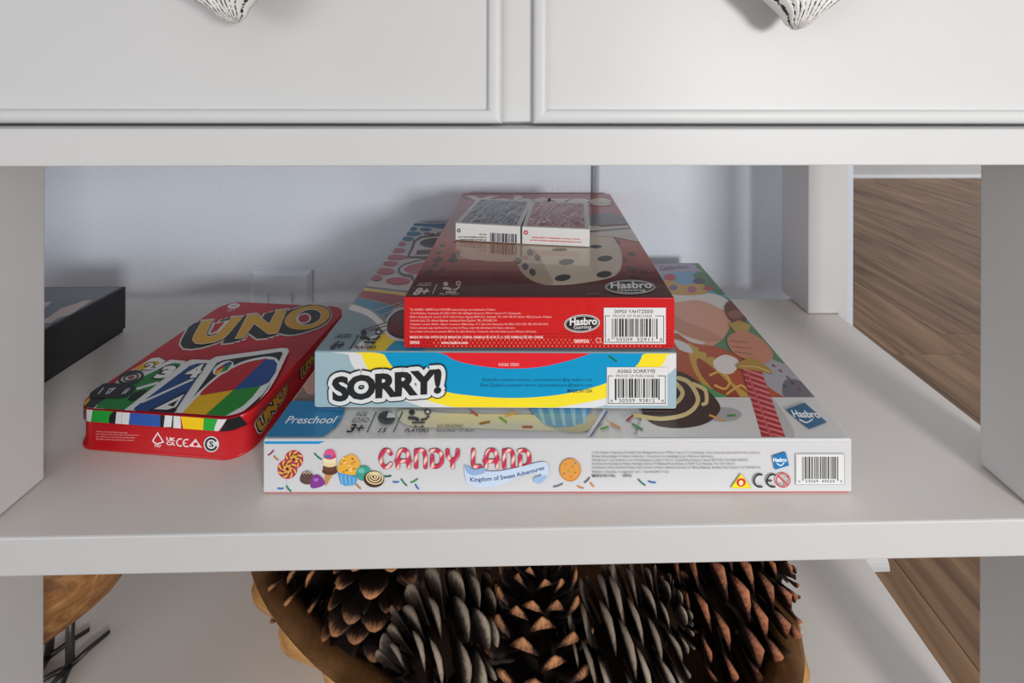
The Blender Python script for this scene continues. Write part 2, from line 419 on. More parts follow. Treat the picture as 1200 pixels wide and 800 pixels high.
class Art:
    """Flat print on one face of a box. Points are read off the photograph and cast onto that face."""
    STEP = 0.0016
    def __init__(s, root, face, W, D, H, rect, base=0.004, clip=None, wrap=None):
        s.root, s.face, s.W, s.D, s.H = root, face, W, D, H
        s.base = base; s.layer = 0; s.V = []; s.F = []; s.C = []
        s.org = Vector(root.location)/CM; s.rz = root.rotation_euler.z
        u0, v0, u1, v1 = rect; s.rect = rect
        s.clip = clip or [(u0, v0), (u1, v0), (u1, v1), (u0, v1)]
        s.wrap = wrap
    def local_ray(s, x, y):
        d = ray(x, y); o = CAM - s.org
        c, sn = math.cos(-s.rz), math.sin(-s.rz)
        R = lambda v: Vector((v.x*c-v.y*sn, v.x*sn+v.y*c, v.z))
        return R(o), R(d)
    def uv(s, p):
        o, d = s.local_ray(*p)
        if s.face == 'top': t = (s.H-o.z)/d.z; q = o+d*t; return (q.x, q.y)
        if s.face == 'front': t = (-s.D/2-o.y)/d.y; q = o+d*t; return (q.x, q.z)
        t = (s.W/2-o.x)/d.x; q = o+d*t; return (q.y, q.z)
    def pos(s, u, v, off):
        if s.face == 'top': return (u, v, s.H+off)
        if s.face == 'front':
            if s.wrap:
                r = s.wrap; lim = s.W/2-r
                if abs(u) > lim:
                    a = (abs(u)-lim)/r; sg = 1 if u > 0 else -1
                    return (sg*(lim+(r+off)*math.sin(a)), -s.D/2+r-(r+off)*math.cos(a), v)
            return (u, -s.D/2-off, v)
        return (s.W/2+off, u, v)
    def up(s): s.layer += 1
    def _emit(s, P, col, off):
        if len(P) < 3: return
        n0 = len(s.V); s.k = (getattr(s, 'k', 0)+1) % 7; off += s.k*0.0002
        s.V += [s.pos(u, v, off) for u, v in P]
        for t in tessellate_polygon([[Vector((u, v, 0)) for u, v in P]]):
            s.F.append(tuple(n0+i for i in t)); s.C.append(col)
    def poly(s, P, col, uv=False, up=True, clip=True):
        if up: s.up()
        Q = list(P) if uv else [s.uv(p) for p in P]
        ar = sum(Q[i][0]*Q[(i+1) % len(Q)][1]-Q[(i+1) % len(Q)][0]*Q[i][1] for i in range(len(Q)))
        if ar < 0: Q.reverse()
        if clip: Q = sh_clip(Q, s.clip)
        if s.wrap and Q:
            lim = s.W/2-s.wrap; mx = s.W/2+2
            cuts = [-mx]+[-lim-s.wrap*math.pi/2*i/6 for i in range(6, 0, -1)]+[-lim, lim]+[lim+s.wrap*math.pi/2*i/6 for i in range(1, 7)]+[mx]
            for a, b in zip(cuts, cuts[1:]):
                s._emit(sh_clip(Q, [(a, -50), (b, -50), (b, 50), (a, 50)]), lin(col), s.base+s.layer*s.STEP)
            return
        s._emit(Q, lin(col), s.base+s.layer*s.STEP)
    def fill(s, col): s.poly(s.clip, col, uv=True)
    def ellipse(s, cx, cy, rx, ry, col, rot=0.0, **k): s.poly(ell(cx, cy, rx, ry, rot), col, **k)
    def stroke(s, P, w, col, closed=False, up=True, caps=True):
        """Thick line through pixel points, w in pixels: one ribbon, mitred, with half-round ends."""
        if up: s.up()
        P = [p for i, p in enumerate(P) if i == 0 or math.hypot(p[0]-P[i-1][0], p[1]-P[i-1][1]) > 1e-5]
        n = len(P); Ls, Rs = [], []
        if n < 2: return
        for i in range(n):
            a = P[(i-1) % n] if (closed or i > 0) else None
            b = P[(i+1) % n] if (closed or i < n-1) else None
            ds = []
            for q, r in ((a, P[i]), (P[i], b)):
                if q is None or r is None: continue
                L = math.hypot(r[0]-q[0], r[1]-q[1])
                if L > 1e-9: ds.append(((r[0]-q[0])/L, (r[1]-q[1])/L))
            dx = sum(d[0] for d in ds)/len(ds); dy = sum(d[1] for d in ds)/len(ds); L = math.hypot(dx, dy) or 1
            k = w/2/max(L, .6)/L if L else w/2
            Ls.append((P[i][0]-dy*k, P[i][1]+dx*k)); Rs.append((P[i][0]+dy*k, P[i][1]-dx*k))
        for i in range(n if closed else n-1):
            j = (i+1) % n
            s.poly([Ls[i], Ls[j], Rs[j], Rs[i]], col, up=False)
        if caps and not closed:
            for e, o in ((0, 1), (n-1, n-2)):
                a = math.degrees(math.atan2(P[e][1]-P[o][1], P[e][0]-P[o][0]))
                s.poly(ell(P[e][0], P[e][1], w/2, w/2, 0, 6, a-90, a+90), col, up=False)
    def ring(s, cx, cy, rx, ry, w, col, rot=0.0, a0=0, a1=360, up=True):
        full = a1-a0 >= 359
        s.stroke(ell(cx, cy, rx, ry, rot, 24, a0, a1), w, col, closed=full, up=up, caps=False)
    def quadmap(s, quad):
        Q = [s.uv(p) for p in quad]     # TL TR BR BL
        def f(a, b):                    # a 0..1 left-right, b 0..1 bottom-top
            tl, tr, br, bl = Q
            return tuple((bl[d]*(1-a)+br[d]*a)*(1-b)+(tl[d]*(1-a)+tr[d]*a)*b for d in (0, 1))
        return f
    def text(s, t, quad, col, shear=0.0, res=3, spacing=1.0, bold=0.0, outline=0.0, ocol=None, up=True, fill=True, arc=0.0):
        vs, fs, be, bb = text_mesh(t, shear, res, spacing, bold)
        if len(quad) == 4 and not isinstance(quad[0], (tuple, list)):
            x0, y0, x1, y1 = quad; quad = [(x0, y0), (x1, y0), (x1, y1), (x0, y1)]
        f = s.quadmap(quad)
        def mp(v):
            a, b = (v[0]-bb[0])/(bb[2]-bb[0]), (v[1]-bb[1])/(bb[3]-bb[1])
            return f(a, b+arc*math.sin(math.pi*a))
        Q = [mp(v) for v in vs]
        if outline:
            if up: s.up()
            o = s.base+s.layer*s.STEP; c = lin(ocol); s.layer += 12
            for kk_, (i, j) in enumerate(be):
                o = s.base+(s.layer-12)*s.STEP+(kk_*29 % 47)*0.0004
                a, b = Q[i], Q[j]; dx, dy = b[0]-a[0], b[1]-a[1]; L = math.hypot(dx, dy)
                if L < 1e-7: continue
                nx_, ny_ = -dy/L*outline, dx/L*outline
                s._emit([(a[0]+nx_, a[1]+ny_), (b[0]+nx_, b[1]+ny_), (b[0]-nx_, b[1]-ny_), (a[0]-nx_, a[1]-ny_)], c, o)
                s._emit(ell(a[0], a[1], outline, outline, 0, 8), c, o)
        if fill:
            if up: s.up()
            o = s.base+s.layer*s.STEP; n0 = len(s.V); c = lin(col)
            s.V += [s.pos(u, v, o) for u, v in Q]
            for fc in fs: s.F.append(tuple(n0+i for i in fc)); s.C.append(c)
    def rect_px(s, x0, y0, x1, y1, col, up=True): s.poly([(x0, y0), (x1, y0), (x1, y1), (x0, y1)], col, up=up)
    def build(s, name, mat, parent=None):
        me = bpy.data.meshes.new(name)
        me.from_pydata([tuple(c*CM for c in v) for v in s.V], [], s.F); me.update()
        ca = me.color_attributes.new('Col', 'FLOAT_COLOR', 'CORNER')
        buf = []
        for p, c in zip(me.polygons, s.C): buf += list(c)*p.loop_total
        ca.data.foreach_set('color', buf)
        # all print faces outward
        ax = {'top': Vector((0, 0, 1)), 'front': Vector((0, -1, 0)), 'right': Vector((1, 0, 0))}[s.face]
        bad = [p for p in me.polygons if p.normal.dot(ax) < 0]
        for p in bad: p.flip()
        return link(name, me, mat, parent or s.root)

def barcode(root, W, D, H, q, title, digits, pad=True, face='front', seed=1, base=0.12, frame=True):
    """q: x0,y0,x1,y1 pixels of the white label."""
    x0, y0, x1, y1 = q; w, h = x1-x0, y1-y0
    a = Art(root, face, W, D, H, (-W/2, 0, W/2, H), base)
    a.rect_px(x0, y0, x1, y1, '#dededd')
    X = lambda t: x0+w*t
    Y = lambda t: y0+h*t
    top = 0.10
    if title:
        a.text(title[0], (X(.17), Y(.05), X(.80), Y(.15)), '#333333', bold=0.01)
        a.text(title[1], (X(.15), Y(.19), X(.78), Y(.265)), '#555555')
        top = 0.30
        for p in ([(X(.10), Y(.225)), (X(.025), Y(.225)), (X(.025), Y(.95)), (X(.965), Y(.95)), (X(.965), Y(.225)), (X(.83), Y(.225))],):
            a.stroke(p, 0.8, '#444444', caps=False)
    elif frame:
        a.stroke([(X(.01), Y(.02)), (X(.99), Y(.02)), (X(.99), Y(.98)), (X(.01), Y(.98))], 0.6, '#999999', closed=True, caps=False)
    rnd = random.Random(seed); t = 0.13; a.up()
    while t < 0.86:
        bw = rnd.choice((0.010, 0.010, 0.02, 0.03))
        lo = 0.86 if (t < 0.17 or t > 0.82) else 0.80
        a.rect_px(X(t), Y(top), X(min(t+bw, .87)), Y(lo), '#2c2c2c', up=False); t += bw+rnd.choice((0.010, 0.012, 0.022))
    d = digits.split()
    a.text(d[0], (X(.06), Y(.84), X(.10), Y(.91)), '#333333'); a.text(d[1], (X(.20), Y(.825), X(.46), Y(.915)), '#333333', spacing=1.1)
    a.text(d[2], (X(.53), Y(.825), X(.79), Y(.915)), '#333333', spacing=1.1); a.text(d[3], (X(.90), Y(.84), X(.94), Y(.91)), '#333333')
    return a.build('barcode_label', M['print'], root)

def players_icon(a, x, y, s, col, open_col):
    """Two little figures at a board; x,y centre, s half width."""
    a.ellipse(x-s*.55, y-s*.45, s*.24, s*.22, col); a.ellipse(x+s*.68, y-s*.5, s*.26, s*.24, col); a.ellipse(x+s*.68, y-s*.5, s*.14, s*.12, open_col)
    a.stroke([(x-s*.75, y-.02*s), (x-s*.35, y), (x-s*.1, y+.1*s)], s*.26, col); a.stroke([(x+s*.75, y-.15*s), (x+s*.5, y+.1*s), (x+s*.2, y+.12*s)], s*.16, col)
    a.stroke([(x-s*.5, y+s*.35), (x+s*.4, y+s*.35)], s*.14, col)

# ------------------------------------------------------------------ box 1: the wide white sweets game at the bottom
def game_box(name, w, d, h, pos, rz, mat, lid_mat, bev=0.12):
    r = empty(name, pos, rz)
    box('box_lid', -w/2, w/2, -d/2, d/2, 0.12, h, lid_mat, r, bev)
    box('box_base', -w/2+.15, w/2-.15, -d/2+.15, d/2-.15, 0.0, 0.3, mat, r)
    return r

CW, CD, CH = 40.0, 26.7, 3.73
rz = math.radians(-0.87)
fl_, fr_ = Vector((-17.65, 29.34)), Vector((22.38, 28.73))
mid = (fl_+fr_)/2; ax = (fr_-fl_).normalized(); pr = Vector((-ax.y, ax.x))
cc = mid+pr*(CD/2)
candy = game_box('board_game_box', CW, CD, CH, (cc.x, cc.y, SHZ), math.atan2(ax.y, ax.x), M['card_red'], M['card_white'])
tag(candy, 'wide white board game box with sweets on its side, lowest in the stack of games', 'game box', 'stacked board games')

t = Art(candy, 'top', CW, CD, CH, (-CW/2+.1, -CD/2+.1, CW/2-.1, CD/2-.1))
t.fill('#d2d1cf')
# scene at the back of the lid: landscape colours
t.poly([(300, 466.5), (1000, 466.5), (1000, 280), (300, 280)], '#5d8a5e')
t.poly([(355, 471), (372, 471), (560, 471), (560, 300), (380, 300), (330, 430), (330, 471)], '#7d6a60')
t.poly(smooth_pts([(362, 432), (372, 440), (372, 458), (362, 462), (355, 450)]), '#d29b86')
t.poly(smooth_pts([(775, 318), (800, 314), (838, 330), (862, 352), (848, 364), (815, 348), (790, 352), (772, 336)]), '#6f9fbd')
t.poly(smooth_pts([(812, 322), (830, 321), (850, 338), (845, 346), (825, 334)]), '#4f7d55')
t.poly(smooth_pts([(850, 350), (872, 346), (885, 362), (870, 366)]), '#5f9a5c')
t.poly(smooth_pts([(758, 312), (780, 309), (812, 309.5), (816, 314), (822, 318), (800, 318), (778, 321), (764, 325)]), '#a49bb0')
# plain stand-in patches in the picture's colours (no figure)
t.poly(smooth_pts([(788, 352), (820, 346), (848, 352), (858, 372), (846, 398), (822, 408), (798, 396), (786, 372)]), '#d8a084')
t.poly(smooth_pts([(780, 345), (812, 342), (845, 347), (862, 362), (850, 364), (820, 352), (790, 354)]), '#dcdad2')
t.poly(smooth_pts([(780, 326), (800, 334), (822, 332), (828, 344), (800, 346), (782, 342)]), '#bf9a42')
t.ellipse(785, 325, 7, 4, '#b13440'); t.ellipse(819, 329.5, 7, 3.6, '#4d4660'); t.ellipse(830, 338, 6.5, 2.4, '#b03c48'); t.ellipse(789, 337, 5, 3.2, '#6a6486'); t.ellipse(811, 339.5, 5.5, 4, '#a8587a')
t.poly(smooth_pts([(786, 368), (806, 378), (832, 388), (846, 398), (830, 400), (804, 392), (788, 382)]), '#c58d70')
t.poly(smooth_pts([(786, 384), (802, 394), (826, 402), (812, 406), (792, 398)]), '#dcd6cc')
t.poly(smooth_pts([(790, 392), (812, 402), (850, 410), (900, 440), (930, 467), (840, 467), (795, 440)]), '#b5552c')
t.poly(smooth_pts([(806, 402), (830, 422), (860, 450), (880, 467), (842, 467), (815, 438)]), '#caa040')
t.poly(smooth_pts([(818, 420), (845, 440), (868, 467), (848, 467), (822, 440)]), '#9c4322')
t.stroke(smooth_pts([(832, 440), (845, 436), (855, 446), (850, 456), (838, 452)], False), 2.6, '#e2b452')
t.stroke(smooth_pts([(852, 462), (868, 452), (878, 460)], False), 2.4, '#e2b452')
for x_, y_, r_ in ((814, 410, 4.5), (823, 417, 5.5), (833, 423, 6)): t.ellipse(x_, y_, r_, r_*.8, '#c2a548')
t.poly(smooth_pts([(836, 424), (850, 416), (866, 424), (858, 438), (842, 436)]), '#e6e1da')
t.poly(smooth_pts([(790, 398), (806, 404), (812, 414), (796, 410)]), '#dcdad8')
t.poly(smooth_pts([(862, 385), (884, 398), (903, 420), (928, 432), (958, 466), (930, 470), (896, 450), (876, 420)]), '#a9a5aa')
t.poly(smooth_pts([(920, 446), (940, 448), (957, 466), (920, 466)]), '#6d6a72')
for x_, y_, c_ in ((913, 434, '#8a2f35'), (922, 442, '#3c5a4a'), (927, 448, '#3a3a44'), (905, 428, '#8a2f35'), (935, 456, '#8a3a40'), (918, 452, '#3f4a70')): t.stroke([(x_, y_), (x_+3, y_+2)], 1.8, c_)
t.poly(smooth_pts([(849, 360), (860, 352), (876, 366), (872, 378), (856, 376)]), '#6e4434')
t.ellipse(862, 369, 9, 5, '#93604a')
t.poly([(853, 380), (866, 376), (880, 382), (876, 392), (862, 390)], '#b99a45')
t.poly(smooth_pts([(853, 396), (870, 388), (892, 398), (906, 416), (896, 426), (870, 420), (856, 410)]), '#c8876a')
for a_, b_ in (((855, 400), (876, 402)), ((858, 407), (880, 409)), ((862, 413), (882, 416))): t.stroke([a_, b_], 1.0, '#9c5f48')
t.poly(smooth_pts([(808, 445), (840, 460), (850, 467), (800, 467)]), '#4d9a57')
t.poly(smooth_pts([(792, 440), (810, 448), (812, 456), (796, 454)]), '#4c6f92')
t.poly([(760, 466.5), (960, 466.5), (1000, 530), (740, 530)], '#d2d1cf')
t.text('Castle Race', [(772, 312), (806, 310.5), (808, 314), (775, 317)], '#6a6078', shear=.2)
# striped pole and its gold collar
t.poly(smooth_pts([(890, 468), (906, 468), (930, 505), (925, 515), (905, 500)]), '#b9b7b6')
pole = [(869, 432), (891, 432), (921, 515), (893, 515)]
t.poly(pole, '#a92b33')
for i in range(13):
    f0 = i/12.5; f1 = f0+0.05; g0, g1 = f0+0.10, f0+0.135
    Lp = lambda f: (869+(893-869)*f, 432+83*f); Rp = lambda f: (891+(921-891)*f, 432+83*f)
    if g0 <= 1.0:
        c_ = Lp(min(f0, 1)); t.poly([Lp(min(f0, 1)), Rp(min(g0, 1)), Rp(min(g1, 1)), Lp(min(f0+.02, 1))], '#d9827f', up=(i == 0))
t.stroke([(876, 436), (904, 515)], 2.2, '#c75a5a')
t.poly(smooth_pts([(863, 428), (880, 420), (896, 428), (905, 438), (895, 437), (876, 434), (866, 433)]), '#b08d3a')
t.stroke([(868, 430), (888, 431), (902, 437)], 1.2, '#dcc070')
# chocolate with cream swirl and its soft grey print shadow
t.ellipse(848, 487, 21, 8.5, '#a9a8a8')
t.poly(pole[:2]+[(921, 515), (893, 515)], '#a92b33', clip=True) if False else None
t.poly(smooth_pts([(752, 480), (765, 452), (790, 436), (815, 446), (840, 470), (843, 484), (826, 498), (795, 503), (765, 498)]), '#45302a')
t.stroke(smooth_pts([(745, 488), (775, 492), (805, 486), (818, 470), (808, 450), (795, 444)], False), 5.0, '#dcc489')
t.stroke(smooth_pts([(770, 470), (790, 474), (800, 462), (792, 450)], False), 5.0, '#dcc489')
t.stroke(smooth_pts([(812, 451), (826, 458), (828, 472), (824, 475)], False), 4.5, '#dcc489')
t.stroke([(832, 488), (848, 494)], 2.6, '#d59a52'); t.stroke([(853, 488.5), (861, 488)], 2.6, '#4c8a4e')
# beige ground under the cupcake and its pleated paper
t.poly(smooth_pts([(470, 482), (530, 486), (640, 488), (700, 492), (690, 503), (640, 506), (545, 503), (478, 500)]), '#d8d2b4')
t.poly(smooth_pts([(640, 484), (690, 486), (706, 496), (680, 508), (648, 504), (632, 494)]), '#b5ae94')
t.poly([(610, 468), (700, 468), (688, 490), (683, 497), (668, 502), (650, 502), (640, 499), (628, 490)], '#5d9cc6')
for i in range(5):
    x_ = 629+i*13; t.poly([(x_, 478), (x_+6, 478), (x_+8+(2-i)*1.2, 501-abs(2-i)), (x_+5+(2-i)*1.2, 501-abs(2-i))], '#8fc0dc', up=(i == 0))
for p_, c_ in ((((553, 484), (559, 488)), '#b24a50'), (((593, 489), (604, 485)), '#d8a45c'), (((586, 491), (593, 496)), '#6aa83c'), (((563, 498), (573, 496)), '#9a6a35'), (((613, 502), (623, 502)), '#b4633a'), (((716, 498), (726, 503)), '#c99262'), (((705, 504), (712, 502)), '#5c9a5a'), (((735, 494), (741, 489)), '#a53c42'), (((742, 499), (752, 505)), '#4c8a55')):
    t.stroke(list(p_), 3.0, c_)
t.stroke([(708, 484), (688, 515)], 4.6, '#c9ccd8'); t.stroke([(711, 484), (691, 515)], 1.8, '#545c8e')
# blue corner and the facts row
t.poly([(300, 530), (374, 516), (384, 510), (394, 502), (401, 492), (404, 482), (405, 471.5), (300, 471.5)], '#1f78aa')
t.text('Preschool', [(337, 489.5), (396, 489.5), (393, 498), (334, 498)], '#e9eef2', shear=.25, bold=.01)
t.text('AGE', [(418, 484), (432, 484), (430, 489.3), (416, 489.3)], '#2b2b2d', shear=.2); t.text('EDAD', [(414, 491.3), (433, 491.3), (431.5, 496.7), (412, 496.7)], '#2b2b2d', shear=.2)
t.text('3+', [(410, 499), (428, 499), (425, 508.5), (406, 508.5)], '#222224', shear=.25, bold=.03)
for x_ in (441, 472): t.stroke([(x_, 484), (x_-11, 508.5)], 1.2, '#2b2b2d', caps=False)
t.ellipse(453, 491.5, 10, 8, '#2f3437'); t.poly([(453, 491.5), (455.5, 484.5), (462, 487), (463.5, 491.5)], '#d2d1cf')
t.text('15', [(445, 503.5), (454, 503.5), (452, 508.8), (442.5, 508.8)], '#222224', shear=.25, bold=.02)
players_icon(t, 491, 492, 15, '#2b2f31', '#d2d1cf')
t.text('2-4', [(485, 500.5), (497, 500.5), (496, 503.2), (484, 503.2)], '#2b2b2d', bold=.02); t.text('PLAYERS', [(475, 504.6), (503, 504.6), (502, 508.8), (473.5, 508.8)], '#222224', shear=.2, bold=.02)
t.text('NO READING', [(513, 499.5), (543, 499.5), (542, 503), (512, 503)], '#55554a'); t.text('REQUIRED TO PLAY.', [(512, 505), (557, 505), (556, 509), (511, 509)], '#2f2f2c', shear=.1)
# maker's tilted square
t.poly([(921, 482), (943, 474), (969, 497), (948, 505)], '#2f6389')
t.text('Hasbro', [(927, 483), (956, 484), (962, 492), (931, 491)], '#e8edf0', bold=.03)
t.stroke(smooth_pts([(937, 494), (945, 497.5), (952, 494)], False), 1.6, '#e8edf0')
t.build('lid_print', M['print_gloss'])

f = Art(candy, 'front', CW, CD, CH, (-CW/2+.1, .25, CW/2-.1, CH-.08))
f.fill('#cfcfd1')
f.poly([(300, 512), (392, 512), (373.5, 520), (308, 520)], '#2b94cf')
def lolly(cx, cy, r):
    f.ellipse(cx, cy, r, r, '#a83a52')
    for k in range(8):
        a0 = k*45
        f.stroke(smooth_pts([(cx+r*q*math.cos(math.radians(a0+q*75)), cy+r*q*math.sin(math.radians(a0+q*75))) for q in (.25, .55, .8, .93)], False, 3), 1.7, '#f0c340', up=(k == 0))
    f.ring(cx, cy, r*.55, r*.55, .9, '#5d1c3a'); f.ring(cx, cy, r*.98, r*.98, .7, '#c03a6a'); f.ellipse(cx, cy, 1.4, 1.4, '#3a2030')
f.stroke([(336, 558), (336, 578)], .8, '#b9bcc6'); lolly(344.5, 538, 11); lolly(337, 549, 11.6)
def sprinkle(a, x0, y0, x1, y1, c, w=2.0): a.stroke([(x0, y0), ((x0+x1)/2, (y0+y1)/2+.6), (x1, y1)], w, c)
for s_ in ((315, 532.5, 320.5, 527.5, '#8d3f74'), (321.5, 534, 326, 538, '#b9783c'), (369, 531, 376.5, 537.5, '#1f7a5c'), (326, 571.5, 332, 571.5, '#3f72b8'), (336, 569, 341, 575, '#2e7a58'), (418, 567, 422.5, 571.5, '#b9783c'),
           (451, 557.3, 458, 556.7, '#2c5a3c'), (461, 563.8, 467, 563.8, '#3f72b8'), (470.5, 561, 476.5, 568, '#2b7d5a'), (482, 564.5, 489, 560.5, '#3b8a4e'), (487, 567, 490.5, 572, '#3f6fb4'),
           (649, 569.5, 659, 566, '#77727f'), (685, 564.5, 690.5, 559, '#6d5a66'), (677, 568.8, 683, 571, '#c9813f'), (692, 565, 695.5, 569, '#c9813f'), (748, 561, 755.5, 567.5, '#1f7a5c'), (760, 563, 767.5, 564.5, '#3f6fb4')):
    sprinkle(f, *s_)
f.poly(smooth_pts([(352, 562), (354, 554), (360, 550.5), (366, 554), (368, 560), (364, 566), (357, 566)]), '#5d463c')
for q in range(3): f.stroke([(356+q*3.4, 554), (359+q*3.4, 551)], 1.0, '#d8c7ae')
f.poly(smooth_pts([(364, 568), (366, 558), (372, 555), (379, 560), (381, 566), (374, 570), (367, 571)]), '#84398f'); f.ellipse(371, 561, 3, 2, '#b06bc0')
f.poly([(381, 553.5), (391, 553.5), (382, 569)], '#c98a4a')
for y_, hw_, c_ in ((551, 9, '#5b362c'), (547, 8.2, '#6a4034'), (542, 8.2, '#e6d3a3'), (537.5, 8, '#f0e2b8'), (533, 7.4, '#d23d78'), (529.5, 6, '#e0558c')): f.ellipse(387, y_, hw_, 4.2, c_)
f.ellipse(385, 533.5, 4, 1.8, '#3f74b2')
f.poly(smooth_pts([(396, 549), (400, 538), (409, 532), (414, 531), (421, 538), (422, 548), (416, 555), (402, 554)]), '#eab043')
rn = random.Random(5)
for q in range(16): f.ellipse(409+rn.uniform(-9, 9), 544+rn.uniform(-9, 8), 1.4, 1.0, rn.choice(('#f6dc90', '#b9772a', '#f2cc66', '#8a4a22')), up=(q == 0))
f.poly([(396, 552), (420, 557), (416.5, 567), (405, 568), (400, 566)], '#4f9ad0')
for q in range(4): f.stroke([(400+q*5, 555+q), (402.5+q*4.2, 566.5)], 1.0, '#8fc4e6', up=(q == 0))
f.ellipse(426.5, 553, 9, 9, '#3f9b8a'); f.ellipse(424, 550, 4, 3, '#6fc0ae')
f.ellipse(438.5, 560, 12, 9.5, '#4a2d20', 8)
for rr in (9.5, 6.6, 3.8): f.ring(439.5, 558.5-(9.5-rr)*.25, rr, rr*.72, 1.4, '#ead6a8', 8)
f.ellipse(440, 557, 1.5, 1.2, '#ead6a8')
f.ellipse(668, 549, 12.5, 13.5, '#c9843a'); f.ellipse(668, 548.4, 11.4, 12.4, '#dd9a48')   # plain biscuit
for x_, y_, c_ in ((663, 542, '#b9772f'), (671, 545, '#b9772f'), (666, 550, '#7aa832'), (674, 552, '#b9772f'), (661, 553, '#8a7a9a'), (669, 557, '#b9772f'), (674, 541, '#8a7a9a')): f.ellipse(x_, y_, 1.2, 1.0, c_)
# ribbon
f.poly(smooth_pts([(545, 543), (552, 549), (566, 550), (585, 550), (610, 545), (630, 540), (640, 540), (643, 548), (642, 556), (632, 563), (626, 563), (634, 553), (610, 556), (590, 565), (570, 569), (553, 567), (546, 560)]), '#c6d6ea')
f.poly(smooth_pts([(545, 543), (556, 548), (568, 546), (568, 552), (556, 555), (548, 552)]), '#8fb0d6'); f.poly(smooth_pts([(626, 558), (636, 555), (641, 556), (634, 564), (627, 564)]), '#9bbade')
f.text('Kingdom of Sweet Adventures', [(551, 557.5), (637, 543.5), (638, 549.5), (552, 564)], '#2a3f78', bold=.015, arc=-0.55)
# legal lines
LEG = ['© 2010 Hasbro, Pawtucket, RI 02862 USA. All Rights Reserved. TM & ® denote U.S. Trademarks. Colors and parts may vary from those pictured.',
       'Retain this package for future reference. Conservez cet emballage pour référence ultérieure.',
       "Manufacturer's representative in the United Kingdom is Hasbro UK Ltd., Caswell Way, Newport, Gwent NP19 4YH. Tel: 00800 22427276.",
       'Distributed in Australia by Hasbro Australia Limited, 570 Blaxland Road, Eastwood, NSW 2122, Australia. Tel: 1300 138 697.',
       'Distributed in New Zealand by Hasbro NZ (a branch of Hasbro Australia Limited), 221 Albany Highway, Auckland, New Zealand. Tel: 0508 828 200.',
       'Hasbro Canada, Longueuil, QC, Canada J4G 1G2.', 'MADE IN USA.      04700']
for i, (s_, x1_) in enumerate(zip(LEG, (890, 836, 877, 861, 891, 784, 740))):
    y_ = 527.3+i*4.35+(0.6 if i > 4 else 0)
    f.text(s_, (694, y_, x1_, y_+3.4), '#4a4a4d', res=1, up=(i == 0), bold=0.0 if i < 6 else .015)
# maker's square, safety marks
f.poly([(904, 532.5), (919.5, 527.5), (923.5, 543.5), (907, 548.5)], '#2277b4'); f.text('Hasbro', (905, 534.5, 920.5, 539), '#f2f4f6', bold=.03)
f.stroke(smooth_pts([(909.5, 541), (914, 543.5), (917.5, 540)], False), 1.1, '#f2f4f6')
f.poly([(855, 570), (867.3, 552.5), (880, 570)], '#c9c431'); f.poly([(856.5, 569), (867.3, 553.8), (878.3, 569)], '#f5df1d'); f.ellipse(867.4, 563, 5.4, 5, '#d6322c'); f.ellipse(867.4, 563.5, 2.6, 3, '#f0e0b0')
f.ring(889.5, 561, 7, 7.3, 2.0, '#2a2a2c', 0, 65, 295); f.ring(904.5, 561, 7, 7.3, 2.0, '#2a2a2c', 0, 65, 295); f.stroke([(898.5, 561), (903.5, 561)], 1.8, '#2a2a2c', caps=False)
f.ring(916.3, 560.5, 8, 8, 1.5, '#cf3a34'); f.text('0-3', (911, 563, 917.5, 566), '#333333'); f.ring(919, 558.5, 2.6, 2.8, .6, '#777777'); f.stroke([(910.8, 555), (921.8, 566)], 1.4, '#cf3a34', caps=False)
f.build('side_print', M['print'])

# the candy-striped title, letters drawn as tubes
def candy_mat():
    k = NT('candy_stripe_lettering', 0.4)
    wv = k.n('ShaderNodeTexWave', wave_type='BANDS', bands_direction='X'); wv.inputs['Scale'].default_value = 52; wv.inputs['Distortion'].default_value = 0
    k.l(k.mapped((1, 1, 1), 'Object', (0, math.radians(-35), 0)), wv.inputs['Vector'])
    k.l(k.ramp(wv.outputs['Fac'], [(0.0, lin('#c8304f')), (0.62, lin('#d6506a')), (0.80, lin('#f3c9b8'))]), k.p.inputs['Base Color'])
    return k.m
M['candy'] = candy_mat()
LET = {'C': [smooth_pts([(.92, .22), (.72, .04), (.35, .04), (.06, .5), (.35, .96), (.72, .96), (.92, .8)], False, 4)],
       'A': [[(.1, 1), (.1, .4)], smooth_pts([(.1, .45), (.25, .08), (.5, 0), (.75, .08), (.9, .45)], False, 4), [(.9, .4), (.9, 1)], [(0, .64), (1, .64)]],
       'N': [[(.08, 1), (.08, .02)], smooth_pts([(.08, .1), (.45, 0), (.8, .1), (.92, .45)], False, 4), [(.92, .4), (.92, 1)]],
       'D': [[(.1, .95), (.1, .35)], smooth_pts([(0, .05), (.5, .02), (.85, .2), (.95, .5), (.85, .8), (.5, .97), (.1, .95)], False, 4)],
       'Y': [smooth_pts([(.06, .02), (.12, .4), (.5, .6), (.88, .4), (.94, .02)], False, 4), [(.5, .6), (.5, 1)]],
       'L': [smooth_pts([(.15, 0), (.12, .5), (.16, .9), (.5, .97), (.95, .95)], False, 4)]}
ti = Art(candy, 'front', CW, CD, CH, (-CW/2+.1, .25, CW/2-.1, CH-.08), 0.09)
to = Art(candy, 'front', CW, CD, CH, (-CW/2+.1, .25, CW/2-.1, CH-.08), 0.085)
for ch, x0_, x1_ in (('C', 445.5, 459.5), ('A', 465, 481), ('N', 487, 500), ('D', 505.5, 519), ('Y', 524, 537.5), ('L', 553.5, 563.5), ('A', 568, 584.5), ('N', 590, 602.5), ('D', 608.5, 621)):
    for P in LET[ch]:
        Q = [(x0_+(x1_-x0_)*u, 526+(546-526)*v) for u, v in P]
        to.stroke(Q, 5.0, '#8c2442', up=False); ti.stroke(Q, 3.9, '#d04a62', up=False)
to.build('title_outline', M['print']); ti.build('title_lettering', M['candy'])
